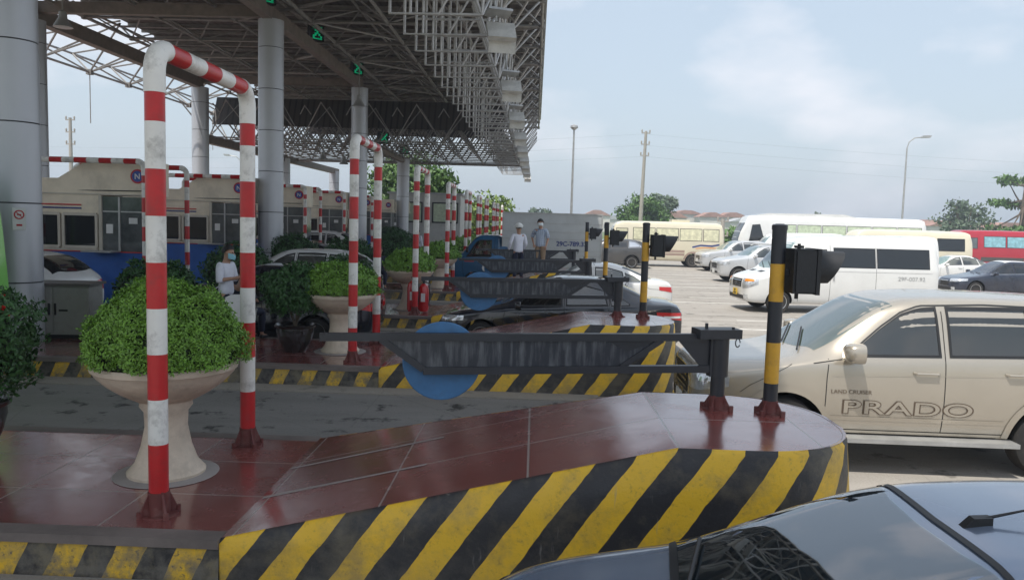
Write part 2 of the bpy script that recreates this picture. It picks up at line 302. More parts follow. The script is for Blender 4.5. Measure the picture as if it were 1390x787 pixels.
for k, y in enumerate((13.6, 19.9, 26.6, 33.2, 39.4, 46.0, 52.5)):
    x = 3.2
    g.add([(x + .8, y, .009), (60, y + .2, .009), (60, y + .38, .009), (x + .8, y + .18, .009)], [(0, 1, 2, 3)])
    g.add([(x + 2.4, y + 1.9, .009), (x + 5.6, y + 1.93, .009), (x + 5.6, y + 2.06, .009), (x + 2.4, y + 2.04, .009)], [(0, 1, 2, 3)])
g.add([(4.7, 7.4, .009), (5.3, 6.9, .009), (5.42, 6.98, .009), (4.8, 7.5, .009)], [(0, 1, 2, 3)])
tag(g.build('road_markings', M['line'], smooth=0), kind='structure')

# ---------------------------------------------------------------- toll island
def nose_outline():
    c = (1.5, .93); pts = []
    for k in range(19):
        a = -math.pi / 2 + math.pi * k / 18; ca, sa = math.cos(a), math.sin(a); e = 2 / 2.3
        pts.append((c[0] + .90 * abs(ca) ** e * (1 if ca >= 0 else -1), c[1] + .93 * abs(sa) ** e * (1 if sa >= 0 else -1)))
    return pts
XS, XR, XE = -40, -2.12, 1.0; ZD, ZN = .3, 1.05; WF = 2.62
def ztop(x): return ZD if x < XR else (ZN if x > XE else lerp(ZD, ZN, (x - XR) / (XE - XR)))
def make_island(label):
    t = thing('toll_island', label, 'traffic island', (0, iy(0), 0), group='toll islands with raised striped noses')
    near = [(XR, 0)] + [(lerp(XR, XE, k / 8), 0) for k in range(1, 9)]
    nose = nose_outline()
    far = [(lerp(XE, XR, k / 8), lerp(1.86, WF, k / 8)) for k in range(0, 9)]
    loop = near + nose + far
    # deck: flat, ramp, nose as strips between the near and the far edge
    d = MB(); cols = [(XS, 0, WF), (XR, 0, WF)] + [(x, 0, f[1]) for (x, _), f in zip(near[1:], far[::-1][1:])]
    half = len(nose) // 2; cols += [(nose[k][0], nose[k][1], nose[-1 - k][1]) for k in range(1, half)]
    vs = []
    for x, a, b in cols: vs += [(x, a + .03, ztop(x)), (x, b - .03, ztop(x))]
    tip = len(vs); vs.append((nose[half][0] - .03, nose[half][1], ZN))
    fs = [(2 * k, 2 * k + 2, 2 * k + 3, 2 * k + 1) for k in range(len(cols) - 1)] + [(tip - 2, tip, tip - 1)]
    d.add(vs, fs); d.build('deck', M['granite'], t, smooth=0)
    # striped wall
    w = MB(); uvs = []; s = 0; rows = []
    cx = Vector((-.5, 1.2)); prev = None
    for j, (x, y) in enumerate(loop):
        if prev is not None: s += math.dist(prev, (x, y))
        prev = (x, y); z = ztop(x)
        if 8 < j < len(near) + len(nose): n = (Vector((x, y)) - Vector((1.0, .93))).normalized()
        else: n = Vector((0, -1 if j <= 8 else 1))
        o = .10 * min(1, max(0, (x - XR) / 1.0)) if x < XE else .10
        inset = (x - n.x * .035, y - n.y * .035, z + .002)
        prof = [inset, (x, y, z - .03)] + [(x + n.x * o * q, y + n.y * o * q, (z - .03) * (1 - q)) for q in (.33, .66, 1)]
        rows.append(prof); hs = [z + .01, z - .03] + [(z - .03) * (1 - q) for q in (.33, .66, 1)]
        uvs.append([(s + XR, h) for h in hs])
    vs = [p for r in rows for p in r]; n = 5; uvf = [u for r in uvs for u in r]
    fs = [(i * n + k, (i + 1) * n + k, (i + 1) * n + k + 1, i * n + k + 1) for i in range(len(rows) - 1) for k in range(n - 1)]
    w.add(vs, fs); o = w.build('striped_nose_wall', M['haz_big'], t, smooth=50)
    lay = o.data.uv_layers.new(name='UVMap')
    for lp in o.data.loops: lay.data[lp.index].uv = uvf[lp.vertex_index]
    # flat curb faces, near and far
    for y, sg in ((0, -1), (WF, 1)):
        w = MB(); vs = [(XS, y, ZD - .06), (XR, y, ZD - .06), (XR, y + sg * .02, 0), (XS, y + sg * .02, 0)]
        w.add(vs, [(0, 1, 2, 3)]); o = w.build('striped_curb', M['haz_small'], t, smooth=0); lay = o.data.uv_layers.new(name='UVMap')
        for lp in o.data.loops: v = vs[lp.vertex_index]; lay.data[lp.index].uv = (v[0], v[2])
        e = MB(); e.box(((XS + XR) / 2, y - sg * .06, ZD - .028), (XR - XS, .17, .064)); e.build('edging_stone', M['edging'], t)
    for yy, xa, xb in ((.80, -2.1, -.80), (1.56, -2.1, -.75)):
        st = MB(); a, b = Vector((xa, yy, ztop(xa) + .003)), Vector((xb, yy + .03, ztop(xb) + .003)); st.add([a, b, b + Vector((0, .045, 0)), a + Vector((0, .045, 0))], [(0, 1, 2, 3)])
        st.build('joint_strip', M['putty'], t, smooth=0)
    return t
ordn = ['nearest', 'second', 'third', 'fourth', 'fifth', 'sixth', 'seventh', 'eighth', 'ninth', 'tenth']
def nth(i): return ordn[i] if i else 'first'
isl0 = make_island('nearest toll island, dark red tiled deck rising to a bold yellow and black striped nose')
for i in range(1, 10):
    copy_tree(isl0, loc=(dx(i), iy(i), 0), label='%s toll island from the viewer, red tiled with striped edge' % ordn[i])

# ---------------------------------------------------------------- fittings standing on the islands
def flange(mb, x, y, z, r, h=.16, n=4):
    for k in range(n):
        a = math.pi / 4 + k * 2 * math.pi / n; c, s = math.cos(a), math.sin(a)
        for (d0, d1) in ((r * .9, r * 2.1),):
            px, py = -s * .008, c * .008
            vs = [(x + c * d0 + sx * px, y + s * d0 + sx * py, z + .012) for sx in (-1, 1)] + [(x + c * d1 + sx * px, y + s * d1 + sx * py, z + .012) for sx in (-1, 1)] + [(x + c * d0 + sx * px, y + s * d0 + sx * py, z + h) for sx in (-1, 1)]
            mb.add(vs, [(0, 2, 4), (1, 5, 3), (0, 1, 3, 2), (2, 3, 5, 4), (0, 4, 5, 1)])
        mb.tube([(x + c * r * 2.0, y + s * r * 2.0, z), (x + c * r * 2.0, y + s * r * 2.0, z + .045)], .022, 6)
    mb.lathe([(r * 1.9, z), (r * 1.9, z + .012)], 16, (x, y, 0))
    mb.lathe([(r * 1.12, z), (r * 1.12, z + h * .9)], 16, (x, y, 0))
def banded(mb, pts, lens, r, n=16):                   # tube whose bands alternate slot 0 / slot 1; pts polyline dense
    acc = 0; k = 0; seg = [pts[0]]; bound = lens[0]
    P = [Vector(p) for p in pts]; i = 0; cur = P[0]; out = []; cursor = P[0]; start = [P[0]]
    idx = 1; L_ = lens[:]; rem = L_.pop(0)
    runs = []; run = [P[0]]
    while idx < len(P):
        d = (P[idx] - run[-1]).length
        if d <= rem or not L_: run.append(P[idx]); rem -= d; idx += 1
        else:
            q = run[-1] + (P[idx] - run[-1]).normalized() * rem; run.append(q); runs.append(run); run = [q]; rem = L_.pop(0)
    runs.append(run)
    return runs
def arch(label, x, y0, y1, ztop_, zb=.3, r=.07, along='Y', group='red and white pipe arches on the islands', bands=.335, n=16, firstred=.42):
    """pipe arch; along Y (deep) or X (wide)."""
    t = thing('pipe_arch', label, 'pipe arch', (x, y0, zb), group=group)
    H = ztop_ - zb - r; W = y1 - y0; rc = .17
    def P(u, z): return (0, u, z) if along == 'Y' else (u, 0, z)
    for u, nm in ((0, 'post'), (W, 'post')):
        m = MB(); z = .0; red = True; hts = [firstred + .12]
        while sum(hts) < H - .40: hts.append(bands)
        topz = H - .32; zz = 0
        tot = sum(hts); 
        for j, h in enumerate(hts):
            a = zz; b = zz + h
            if j == len(hts) - 1: b = topz
            m.cur = 0 if j % 2 == 0 else 1
            m.tube([P(u, a), P(u, b)], r, n, caps=False); zz = b
        m.build(nm, [M['polered'], M['polewhite']], t)
        f = MB(); q = P(u, 0); flange(f, q[0], q[1], 0, r, .2); f.build('base_flange', M['rust'], t)
        e = MB(); sg = 1 if u == 0 else -1
        el = [P(u, H - .32), P(u, H - rc)] + [P(u + sg * (rc - rc * math.cos(a)), H - rc + rc * math.sin(a)) for a in (R(15), R(30), R(45), R(60), R(75), R(90))]
        e.tube(el, r * 1.07, n, caps=True); e.build('elbow', M['polewhite'], t)
    m = MB(); nb = max(3, int(round((W - 2 * rc) / .31)) | 1)
    for j in range(nb):
        a = rc + (W - 2 * rc) * j / nb; b = rc + (W - 2 * rc) * (j + 1) / nb; m.cur = 0 if j % 2 == 0 else 1
        m.tube([P(a, H), P(b, H)], r, n, caps=False)
    m.build('crossbar', [M['polered'], M['polewhite']], t)
    return t
for i in range(10):
    jx = rnd.uniform(-.05, .05)
    arch('red and white pipe arch on the %s toll island from the viewer' % ordn[i], -2.74 + (jx if i else 0), iy(i) + .42, iy(i) + 2.26, 3.78 + (rnd.uniform(-.06, .08) if i else 0), n=24 if i == 0 else 12)
for i in range(2, 7):
    for y, w in ((iy(i) + .1, 'front side'), (iy(i) + 2.35, 'rear side')):
        a = arch('wide red and white pipe frame, %s, %s island booth' % (w, ordn[i]), -12, 0, 2.95, 3.74, along='X', group='pipe frames guarding the toll booths', n=8, r=.065)
        a.location = (-12.0, y, .3)

def boom_gate(label, y):
    t = thing('height_gate', label, 'barrier arm', (1.54, y, ZN), R(12), 'black steel swing arms on the island noses')
    p = MB(); p.tube([(0, 0, 0), (0, 0, .36)], .058, 16); p.tube([(0, 0, .28), (0, 0, .64)], .078, 20); p.build('hinge_post', M['gateblack'], t)
    p = MB(); p.box((-.03, 0, .635), (.36, .19, .075)); p.tube([(-.12, 0, .66), (-.12, 0, .715)], .014, 8); p.tube([(.09, -.05, .66), (.09, -.05, .69)], .012, 6)
    p.tube([(.12 + .02 * math.cos(a), -.08, .565 + .035 * math.sin(a)) for a in (k * math.pi / 6 for k in range(12))], .005, 5); p.build('hinge_head', M['gateblack'], t)
    p = MB(); flange(p, 0, 0, 0, .06, .13); p.build('base_flange', M['rust'], t)
    a = MB(); L_ = -3.22; s = .058
    zt, zb = .60, .34
    a.box((L_ / 2 - .05, 0, zt), (-L_ - .15, s, s)); a.box(((-2.42 - .06) / 2, 0, zb), (2.36, s, s))
    def diag(x0, z0, x1, z1, w=.05):
        dx, dz = x1 - x0, z1 - z0; l = math.hypot(dx, dz); a.box(((x0 + x1) / 2, 0, (z0 + z1) / 2), (l, w, w), ry=-math.atan2(dz, dx))
    diag(-2.74, zt - .02, -2.42, zb + .01); diag(-.50, zt - .02, -.84, zb + .02, .045); a.box((-.07, 0, .45), (.04, .07, .34))
    a.build('arm_frame', M['gateblack'], t)
    a = MB(); a.prism([(-2.68, zt - .03), (-2.44, zb + .02), (-.82, zb + .02), (-.52, zt - .03)], -.006, .006); a.build('panel', M['panel'], t)
    a = MB(); a.prism([(-.40, zt + .02), (-.04, zt + .02), (-.04, zb + .02), (-.16, zb + .02)], -.012, .012); a.prism([(-.95, zt - .03), (-.55, zt - .03), (-.80, zt - .12)], -.01, .01); a.build('gusset_plate', M['gateblack'], t)
    a = MB(); a.lathe([(.30, .04), (.307, .045), (.307, .052), (.30, .056)], 40, (-2.27, 0, .405), 'Y'); a.build('blue_disc', M['disc'], t)
    return t
bg0 = boom_gate('black steel swing arm with blue disc on the nearest island nose', iy(0) + 1.24)
for i in range(1, 7):
    c = copy_tree(bg0, loc=(1.54 + dx(i), iy(i) + 1.24, ZN - .03), label='black steel swing arm with blue disc on the %s island nose' % ordn[i])
    c.rotation_euler = (0, 0, R(12 + rnd.uniform(-3, 3)))

def marker(label, y):
    t = thing('marker_post', label, 'marker post', (1.94, y, ZN), group='yellow and black marker posts on the noses')
    m = MB(); z = 0
    for j, h in enumerate((.26, .33, .33, .30, .29)):
        m.cur = 0 if j % 2 == 0 else 1; m.tube([(0, 0, z), (0, 0, z + h)], .057, 20, caps=(j == 4)); z += h
    m.lathe([(.061, z - .02), (.061, z + .015), (.03, z + .028)], 20); m.build('pole', [M['blk'], M['yel']], t)
    p = MB(); flange(p, 0, 0, 0, .057, .13); p.build('base_flange', M['rust'], t)
    return t
def signal(label, y):
    t = thing('lane_light', label, 'traffic light', (1.94, y, ZN + 1.17), group='black lane lights turned toward the queue')
    b = MB(); b.box((.18, 0, 0), (.19, .27, .35)); b.box((.18, 0, 0), (.15, .30, .32)); b.box((.275, 0, 0), (.03, .31, .36))
    b.tube([(.16, 0, .17), (.16, 0, .215)], .014, 8); b.box((.16, 0, .19), (.06, .06, .02)); b.tube([(.16, 0, -.17), (.16, 0, -.225)], .016, 8); b.build('housing', M['signal'], t)
    b = MB(); b.tube([(.0, .0, .02), (.04, -.02, -.01), (.1, 0, .0)], .012, 6); b.box((.075, 0, -.02), (.05, .05, .05)); b.build('bracket', M['signal'], t)
    h = MB(); n = 18; r = .145; vs = []
    for k in range(n + 1):
        a = R(-50) + R(280) * k / n; c, s_ = math.cos(a), math.sin(a); ln = .06 + .16 * (.5 + .5 * s_)
        for rr in (r, r - .008): vs += [(.29, rr * c, .02 + rr * s_), (.29 + ln, rr * .97 * c, .02 + rr * .97 * s_)]
    h.add(vs, [f for k in range(n) for f in ((4 * k, 4 * k + 4, 4 * k + 5, 4 * k + 1), (4 * k + 2, 4 * k + 3, 4 * k + 7, 4 * k + 6), (4 * k + 1, 4 * k + 5, 4 * k + 7, 4 * k + 3))]); h.build('visor', M['signal'], t)
    l = MB(); l.lathe([(.12, .291), (.1, .30), (.0, .306)], 20, (0, 0, .02), 'X'); l.build('lens', M['red'], t)
    return t
mk = marker('yellow and black marker post at the tip of the nearest island nose', iy(0) + 1.12); sg = signal('black lane light on the nearest marker post', iy(0) + 1.12)
for i in range(1, 5):
    copy_tree(mk, loc=(1.94 + dx(i), iy(i) + 1.12, ZN), label='yellow and black marker post on the %s island from the viewer' % ordn[i])
    copy_tree(sg, loc=(1.94 + dx(i), iy(i) + 1.12, ZN + 1.17), label='black lane light on the marker post of the %s island' % ordn[i])

# ---------------------------------------------------------------- plants
def leaf_mesh(mb, pos, nrm, size, rr):
    n = (nrm + Vector((rr.gauss(0, .55), rr.gauss(0, .55), rr.gauss(0, .55)))).normalized(); u = n.orthogonal(); u.rotate(Matrix.Rotation(rr.uniform(0, 6.28), 3, n)); w = n.cross(u)
    l = size * rr.uniform(.7, 1.25); b = l * .5
    mb.add([pos, pos + u * l * .5 + w * b * .5 - n * b * .15, pos + u * l, pos + u * l * .5 - w * b * .5 - n * b * .15], [(0, 1, 2), (0, 2, 3)])
def dome(rx, rz, nleaf, size, seed, zlow=-.35, lump=.1, ry=None):
    rr = random.Random(seed); mb = MB(); ry = ry or rx
    for _ in range(nleaf):
        z = rr.uniform(zlow, 1); a = rr.uniform(0, 6.283); q = math.sqrt(max(0, 1 - z * z)); d = Vector((q * math.cos(a), q * math.sin(a), z))
        k = 1 + lump * (noise.noise(d * 3.1 + Vector((seed, 0, 0))) * 1.6) + lump * .5 * noise.noise(d * 9 + Vector((0, seed, 0)))
        k *= (1 - abs(rr.gauss(0, .045)) + .02) * (1.05 if rr.random() < .03 else 1)
        p = Vector((d.x * rx * k, d.y * ry * k, d.z * rz * k)); leaf_mesh(mb, p, Vector((d.x / rx, d.y / ry, d.z / rz)).normalized(), size, rr)
    return mb
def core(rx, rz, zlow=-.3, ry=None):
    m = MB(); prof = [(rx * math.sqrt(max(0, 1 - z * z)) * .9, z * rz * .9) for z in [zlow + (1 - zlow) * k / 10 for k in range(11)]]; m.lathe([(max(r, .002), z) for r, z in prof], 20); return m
def planter(label, loc, nleaf, size, seed):
    t = thing('stone_planter', label, 'planter', loc, group='pedestal planters on the islands')
    b = MB(); b.lathe([(.315, 0), (.32, .035), (.30, .055), (.255, .11), (.205, .25), (.172, .42), (.178, .55), (.215, .60), (.21, .63), (.235, .66)], 40); b.build('pedestal', M['stonep'], t, smooth=50)
    b = MB(); b.lathe([(.25, .66), (.36, .72), (.47, .80), (.555, .885), (.565, .91), (.585, .925), (.59, .96), (.575, .98), (.53, .975), (.51, .93), (.001, .93)], 48); b.build('bowl', M['stonep'], t, smooth=40)
    b = MB(); b.lathe([(.43, .004), (.41, .012)], 30); b.build('cement_ring', M['putty'], t)
    return t
def shrub(label, loc, rx, rz, nleaf, size, seed, m, group, name='clipped_shrub', zlow=-.35, lump=.1):
    t = thing(name, label, 'shrub', loc, group=group)
    dome(rx, rz, nleaf, size, seed, zlow, lump).build('foliage', m, t, smooth=0, fixn=False)
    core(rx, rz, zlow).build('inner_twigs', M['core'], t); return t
GP = 'clipped bright green shrubs in stone planters'
pl = None
for i in range(0, 8):
    loc = (-3.12 + (0 if i == 0 else rnd.uniform(-.1, .1)), iy(i) + 1.36, ZD)
    if pl is None: pl = planter('large stone pedestal planter on the nearest island behind the first pipe arch', loc, 0, 0, 0)
    else: copy_tree(pl, loc=loc, label='stone pedestal planter on the %s island from the viewer' % ordn[i])
    q = (loc[0], loc[1], loc[2] + 1.03)
    n, s = ((38000, .0235) if i == 0 else (9000, .042) if i == 1 else (3000, .07) if i < 4 else (1200, .10))
    shrub('domed bright green shrub growing in the stone planter of the %s island' % ordn[i], q, .635 + (rnd.uniform(-.06, .04) if i else 0), .62 if i == 0 else .45, n, s, 3 + i, M['leafb'], GP, zlow=-.06, lump=.12)
def potted(label, loc, s, n, leaf, seed, h=1.35):
    t = thing('glazed_pot', label, 'plant pot', loc, group='dark glazed pots with dark shrubs')
    b = MB(); b.lathe([(.22 * s, 0), (.25 * s, .05), (.34 * s, .25 * s), (.385 * s, .42 * s), (.38 * s, .50 * s), (.42 * s, .52 * s), (.43 * s, .56 * s), (.40 * s, .57 * s), (.37 * s, .52 * s), (.001, .50 * s)], 36); b.build('pot', M['pot'], t, smooth=50)
    b = MB(); b.lathe([(.37 * s, .505 * s), (.001, .53 * s)], 24); b.build('soil', M['soil'], t)
    u = thing('potted_shrub', 'dark green shrub in the ' + label.replace('dark glazed ', ''), 'shrub', (loc[0], loc[1], loc[2] + h), group='dark green shrubs in glazed pots')
    dome(.60 * s, .54 * s, n, leaf, seed, -.75, .26).build('foliage', M['leafd'], u, smooth=0, fixn=False)
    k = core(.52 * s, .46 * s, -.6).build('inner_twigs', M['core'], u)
    b = MB()
    for a in range(5):
        an = a * 1.3; b.tube([(0, 0, -h + .5 * s), (.05 * math.cos(an), .05 * math.sin(an), -h * .45), (.2 * math.cos(an), .2 * math.sin(an), -.1)], [.02, .016, .01], 6)
    b.build('stem', M['bark'], u)
potted('dark glazed pot at the left end of the nearest island', (-5.02, iy(0) + 1.45, ZD), .98, 9000, .045, 31, 1.04)
potted('dark glazed pot left of the stone planter on the second island', (-3.92, iy(1) + 1.25, ZD), .80, 6000, .05, 32, 1.0)
DG = 'dark rounded shrubs between the lanes'
for k, (x, y, z, rx, rz, lab) in enumerate([
    (-7.15, iy(2) + .9, 1.15, .78, .62, 'dark rounded shrub behind the bright planter shrub, right of the white car'),
    (-6.35, iy(1) + 1.5, 1.18, .62, .52, 'dark rounded shrub between the grey cabinet and the man with the phone'),
    (-7.9, iy(3) + 1.4, 1.15, .85, .75, 'dark shrub at the foot of the second grey canopy column'),
    (-4.6, iy(2) + 1.2, 1.05, .72, .5, 'dark shrub in front of the white hatchback on the third island'),
    (-6.0, iy(3) + 1.0, 1.25, .8, .55, 'dark shrub in front of the white car under the third column'),
    (-6.6, iy(5) + 1.2, 1.2, .9, .7, 'dark shrub left of the second arch behind the third column'),
    (-5.6, iy(4) + 1.2, 1.2, .9, .7, 'dark shrub between the second and third arch'),
    (-8.2, iy(6) + 1.2, 1.3, .95, .7, 'dark shrub in front of the pale office block')]):
    s = shrub(lab, (x, y, z), rx, rz, 3500, .075, 50 + k, M['leafd'], DG, 'rounded_shrub', -.6, .16)
    b = MB(); b.lathe([(.24, 0), (.36, .28), (.38, .45), (.35, .45), (.001, .42)], 20); p = b.build('plant_pot', M['pot'], None); p.location = (x, y, ZD)
    tag(p, 'dark plant pot under the ' + lab.replace('dark ', '', 1).replace(', right of the white car', '').replace(' and the man with the phone', ' and the man'), 'plant pot', 'pots under the dark rounded shrubs')
# ---------------------------------------------------------------- canopy columns
def column(label, x, y, h, lo=None):
    t = thing('canopy_column', label, 'column', (x, y, 0), group='grey metal clad canopy columns')
    b = MB(); z = 0
    while z < h:
        z1 = min(h, z + 1.31); b.tube([(0, 0, z + .012), (0, 0, z1 - .012)], .40, 40); z = z1
    b.build('shaft', M['column'], t, smooth=40)
    b = MB(); z = 1.31
    b.tube([(0, 0, 0), (0, 0, h - .03)], .385, 32); b.box((0, .396, h / 2), (.025, .02, h - .1)); b.build('joint_core', M['joint'], t)
    return t
CX, CXL = -8.68, -16.5
nm = ['first', 'second', 'third', 'fourth']
for i, y in enumerate((13.1, 26, 39, 52)): column('grey metal clad canopy column, %s of the row nearer the road' % nm[i], CX, y, 8.75 if i < 3 else 6.4)
for i, y in enumerate((26, 39, 52, 65)): column('grey metal clad canopy column, %s of the far left row behind the booths' % nm[i], CXL, y, 8.6 if i < 2 else 6.2)

# ---------------------------------------------------------------- canopy
cp = thing('toll_canopy', 'long dark steel toll plaza canopy with exposed space truss over the lanes', 'canopy', (0, 0, 0))
ZR, ZT, ZB = 10.3, 10.05, 9.12; XL_, XR_ = -17.2, .12; YA, YB = -1.5, 60.0
b = MB(); n = 8; vs = []; 
b.box(((XL_ + XR_) / 2, (YA + YB) / 2, ZR + .03), (XR_ - XL_, YB - YA, .06)); b.build('roof_sheet', M['sheet'], cp, smooth=0)
b = MB(); b.box((XR_ + .03, (YA + YB) / 2, ZR - .02), (.06, YB - YA + .1, .42)); b.box(((XL_ + XR_) / 2, YB + .03, ZR - .02), (XR_ - XL_ + .1, .06, .40)); b.build('fascia', M['galv'], cp)
b = MB(); y = YA + .5
while y < YB: b.box(((XL_ + XR_) / 2, y, ZR - .06), (XR_ - XL_, .06, .12)); y += 1.15
b.build('purlins', M['truss'], cp, smooth=0)
gx = [-19.8] + [-17 + k * 2.62 for k in range(7)]; gy = [YA + 1.5 + k * 3.25 for k in range(24)]; gy = [y for y in gy if y < YB]
def ztb(x): return ZB + (.0 if x > -17.5 else .25)
b = MB()
for x in gx:
    if x < -18: continue
    b.tube([(x, gy[0], ZT - .12), (x, gy[-1], ZT - .12)], .05, 5)
for y in gy: b.tube([(-17, y, ZT - .12), (XR_ - .05, y, ZT - .12)], .045, 5)
b.build('top_chords', M['truss'], cp)
b = MB(); bx = [x + 1.31 for x in gx[1:]]; by = [y + 1.62 for y in gy[:-1]]
for x in bx: b.tube([(x, by[0], ZB), (x, by[-1], ZB)], .06, 5)
for y in by: b.tube([(bx[0], y, ZB), (bx[-1], y, ZB)], .055, 5)
b.build('bottom_chords', M['truss'], cp)
b = MB(); nd = MB()
for x in bx:
    for y in by:
        for dx in (-1.31, 1.31):
            for dy in (-1.62, 1.62):
                if x + dx < .5: b.tube([(x, y, ZB), (min(x + dx, XR_ - .02), y + dy, ZT - .1)], .032, 4)
        b.box((x, y, ZB), (.16, .16, .16))
b.build('web_struts', M['truss'], cp)
b = MB()                                                   # long diagonal sub-trusses that cross the underside
for y in by[::2]:
    b.tube([(bx[-1], y, ZB), (bx[-1] - 5.2, y + 3.2, ZB - .0 + .1), (bx[-1] - 10.4, y + 6.5, ZB)], .06, 6)
    b.tube([(bx[-1] - 5.2, y + 3.2, ZB + .1), (bx[-3], y + 3.25, ZB)], .045, 5); b.tube([(bx[-1] - 5.2, y + 3.2, ZB + .1), (bx[-4], y, ZB)], .045, 5); b.tube([(bx[-1] - 5.2, y + 3.2, ZB + .1), (bx[-2], y + 3.25, ZB)], .045, 5)
b.build('tie_bars', M['truss'], cp)
b = MB()                                                   # pale edge braces in V pairs along the open side
for y in gy:
    for d in (-1.3, 1.3): b.tube([(-1.15, y, ZB - .75), (XR_ - .02, y + d, ZR - .25)], .042, 6)
    b.tube([(-1.15, y, ZB - .75), (-1.15, y + .3, ZR - .1)], .035, 6)
b.tube([(-1.15, gy[0], ZB - .75), (-1.15, gy[-1], ZB - .75)], .05, 6); b.build('edge_braces', M['trusslight'], cp)
b = MB()                                                   # open lattice that overhangs the left side
for i, y in enumerate(gy):
    q = y + 1.62
    b.tube([(-17, y, ZT), (-19.2, q, ZB - .75)], .04, 5); b.tube([(-17, y + 3.25, ZT), (-19.2, q, ZB - .75)], .04, 5); b.tube([(-17, q, ZB), (-19.2, q, ZB - .75)], .04, 5)
    b.tube([(-19.2, q, ZB - .75), (-20.9, y, ZT - .6)], .04, 5); b.tube([(-19.2, q, ZB - .75), (-20.9, y + 3.25, ZT - .6)], .04, 5)
    b.tube([(-17, y, ZT + .1), (-20.9, y, ZT - .6)], .04, 5); b.box((-19.2, q, ZB - .75), (.22, .22, .22)); b.box((-17, q, ZB), (.2, .2, .2))
    if i % 2 == 0: b.tube([(-19.2, q, ZB - .75), (-19.2, q, ZB - 2.9)], .02, 4)
for x, z in ((-19.2, ZB - .75), (-20.9, ZT - .6), (-17, ZB)): b.tube([(x, gy[0], z), (x, gy[-1] + 1.6, z)], .05, 5)
b.build('side_lattice', M['truss'], cp)
b = MB(); b.box((CX, 19.0, 8.92), (.30, 40.2, .42)); b.box((CXL, 19.0, 8.80), (.34, 40, .5)); b.box((CX, 45.7, 6.28), (.26, 13.0, .34)); b.box((CXL, 52.5, 6.2), (.34, 27, .42)); b.box((CX, 13.1, 9.15), (.9, .9, .1)); b.build('main_beams', M['beam'], cp)
b = MB()
for y in (26, 39): b.box(((CX + CXL) / 2, y, 9.0), (CX - CXL, .26, .36)).build('cross_beam', M['beam'], cp); b = MB()
b.box((-9.8, YB - .06, 9.3), (14.6, .05, 1.4)); b.build('gable_panel', M['gable'], cp)
b = MB(); b.box((-9.15, 41, 7.75), (14.9, .05, 1.6), rx=R(-25)); b.build('drop_panel', M['sheet'], cp)
# lower open lattice at the far end
b = MB(); xs = [-16.6 + k * 1.18 for k in range(14)]; ys = [40.3 + k * 1.3 for k in range(12)]
for x in xs: b.tube([(x, ys[0], 6.35), (x, ys[-1], 6.35)], .04, 4)
for y in ys: b.tube([(xs[0], y, 6.35), (xs[-1], y, 6.35)], .045, 4)
b.tube([(xs[0], ys[-1], 6.3), (-.9, ys[-1], 6.3)], .1, 6)
for j, y in enumerate(ys):
    for i, x in enumerate(xs):
        if (i + j) % 2 == 0:
            for dx, dy in ((-.7, -.65), (.7, -.65), (-.7, .65), (.7, .65)): b.tube([(x, y, 6.35), (x + dx * 1.7, y + dy * 1.3, 8.1)], .035, 4)
b.build('far_end_lattice', M['truss'], cp, smooth=0, fixn=False)

# stepped pipe frames hanging below the open edge of the canopy
y = 15.0; j = 0; fr0 = None
while y < 66:
    if fr0 is None:
        b = MB(); z = 6.3; r = .035
        b.tube([(-2.8, 0, 9.0), (-2.8, 0, z), (-1.1, 0, z)], r, 6); b.tube([(-2.42, 0, 9.0), (-2.42, 0, z)], r * .8, 6); b.tube([(-1.1, 0, z), (-2.1, 0, 9.0)], r * .8, 5)
        b.tube([(-2.8, 0, 7.0), (-1.0, 0, 7.0)], r * .8, 5); b.tube([(-1.1, 0, z), (-.95, 0, 8.1)], r, 5); b.tube([(-1.1, 0, z), (-1.0, 1.65, 7.2)], r * .8, 5); b.tube([(-1.9, 0, z), (-1.5, 0, 7.0)], r * .7, 5)
        fr0 = b.build('hanging_frame', M['trusslight'], cp); fr0.location = (0, y, 0)
    else:
        f = fr0.copy(); COL.objects.link(f); f.parent = cp; f.location = (rnd.uniform(-.03, .03), y, 0)
    y += 1.62; j += 1

# floodlights along the canopy edge
def floodlight(label, x, y, z):
    t = thing('floodlight', label, 'floodlight', (x, y, z), group='square floodlights under the canopy edge')
    b = MB(); b.box((0, 0, 0), (.56, .10, .42), rx=R(-38), rz=R(14)); b.box((.02, .10, -.26), (.54, .06, .26), rx=R(10), rz=R(14)); b.build('lamp_body', M['flood'], t)
    b = MB(); b.box((-.06, .0, .36), (.5, .28, .05), rx=R(-20), rz=R(24)); b.tube([(-.2, .05, 1.1), (-.1, .05, .2)], .025, 6); b.tube([(-.3, 0, .4), (.2, 0, .4)], .02, 6); b.build('bracket', M['galv'], t)
    b = MB(); b.box((.05, -.052, -.03), (.46, .012, .30), rx=R(-38), rz=R(14)); b.build('lens', M['frame'], t)
    return t
fl = None
for i in range(9):
    loc = (-.78, 15.9 + 6.4 * i, 6.22)
    lab = '%s square floodlight from the viewer under the canopy edge' % nth(i)
    if fl is None: fl = floodlight(lab, *loc)
    else: c = copy_tree(fl, loc=loc, label=lab)

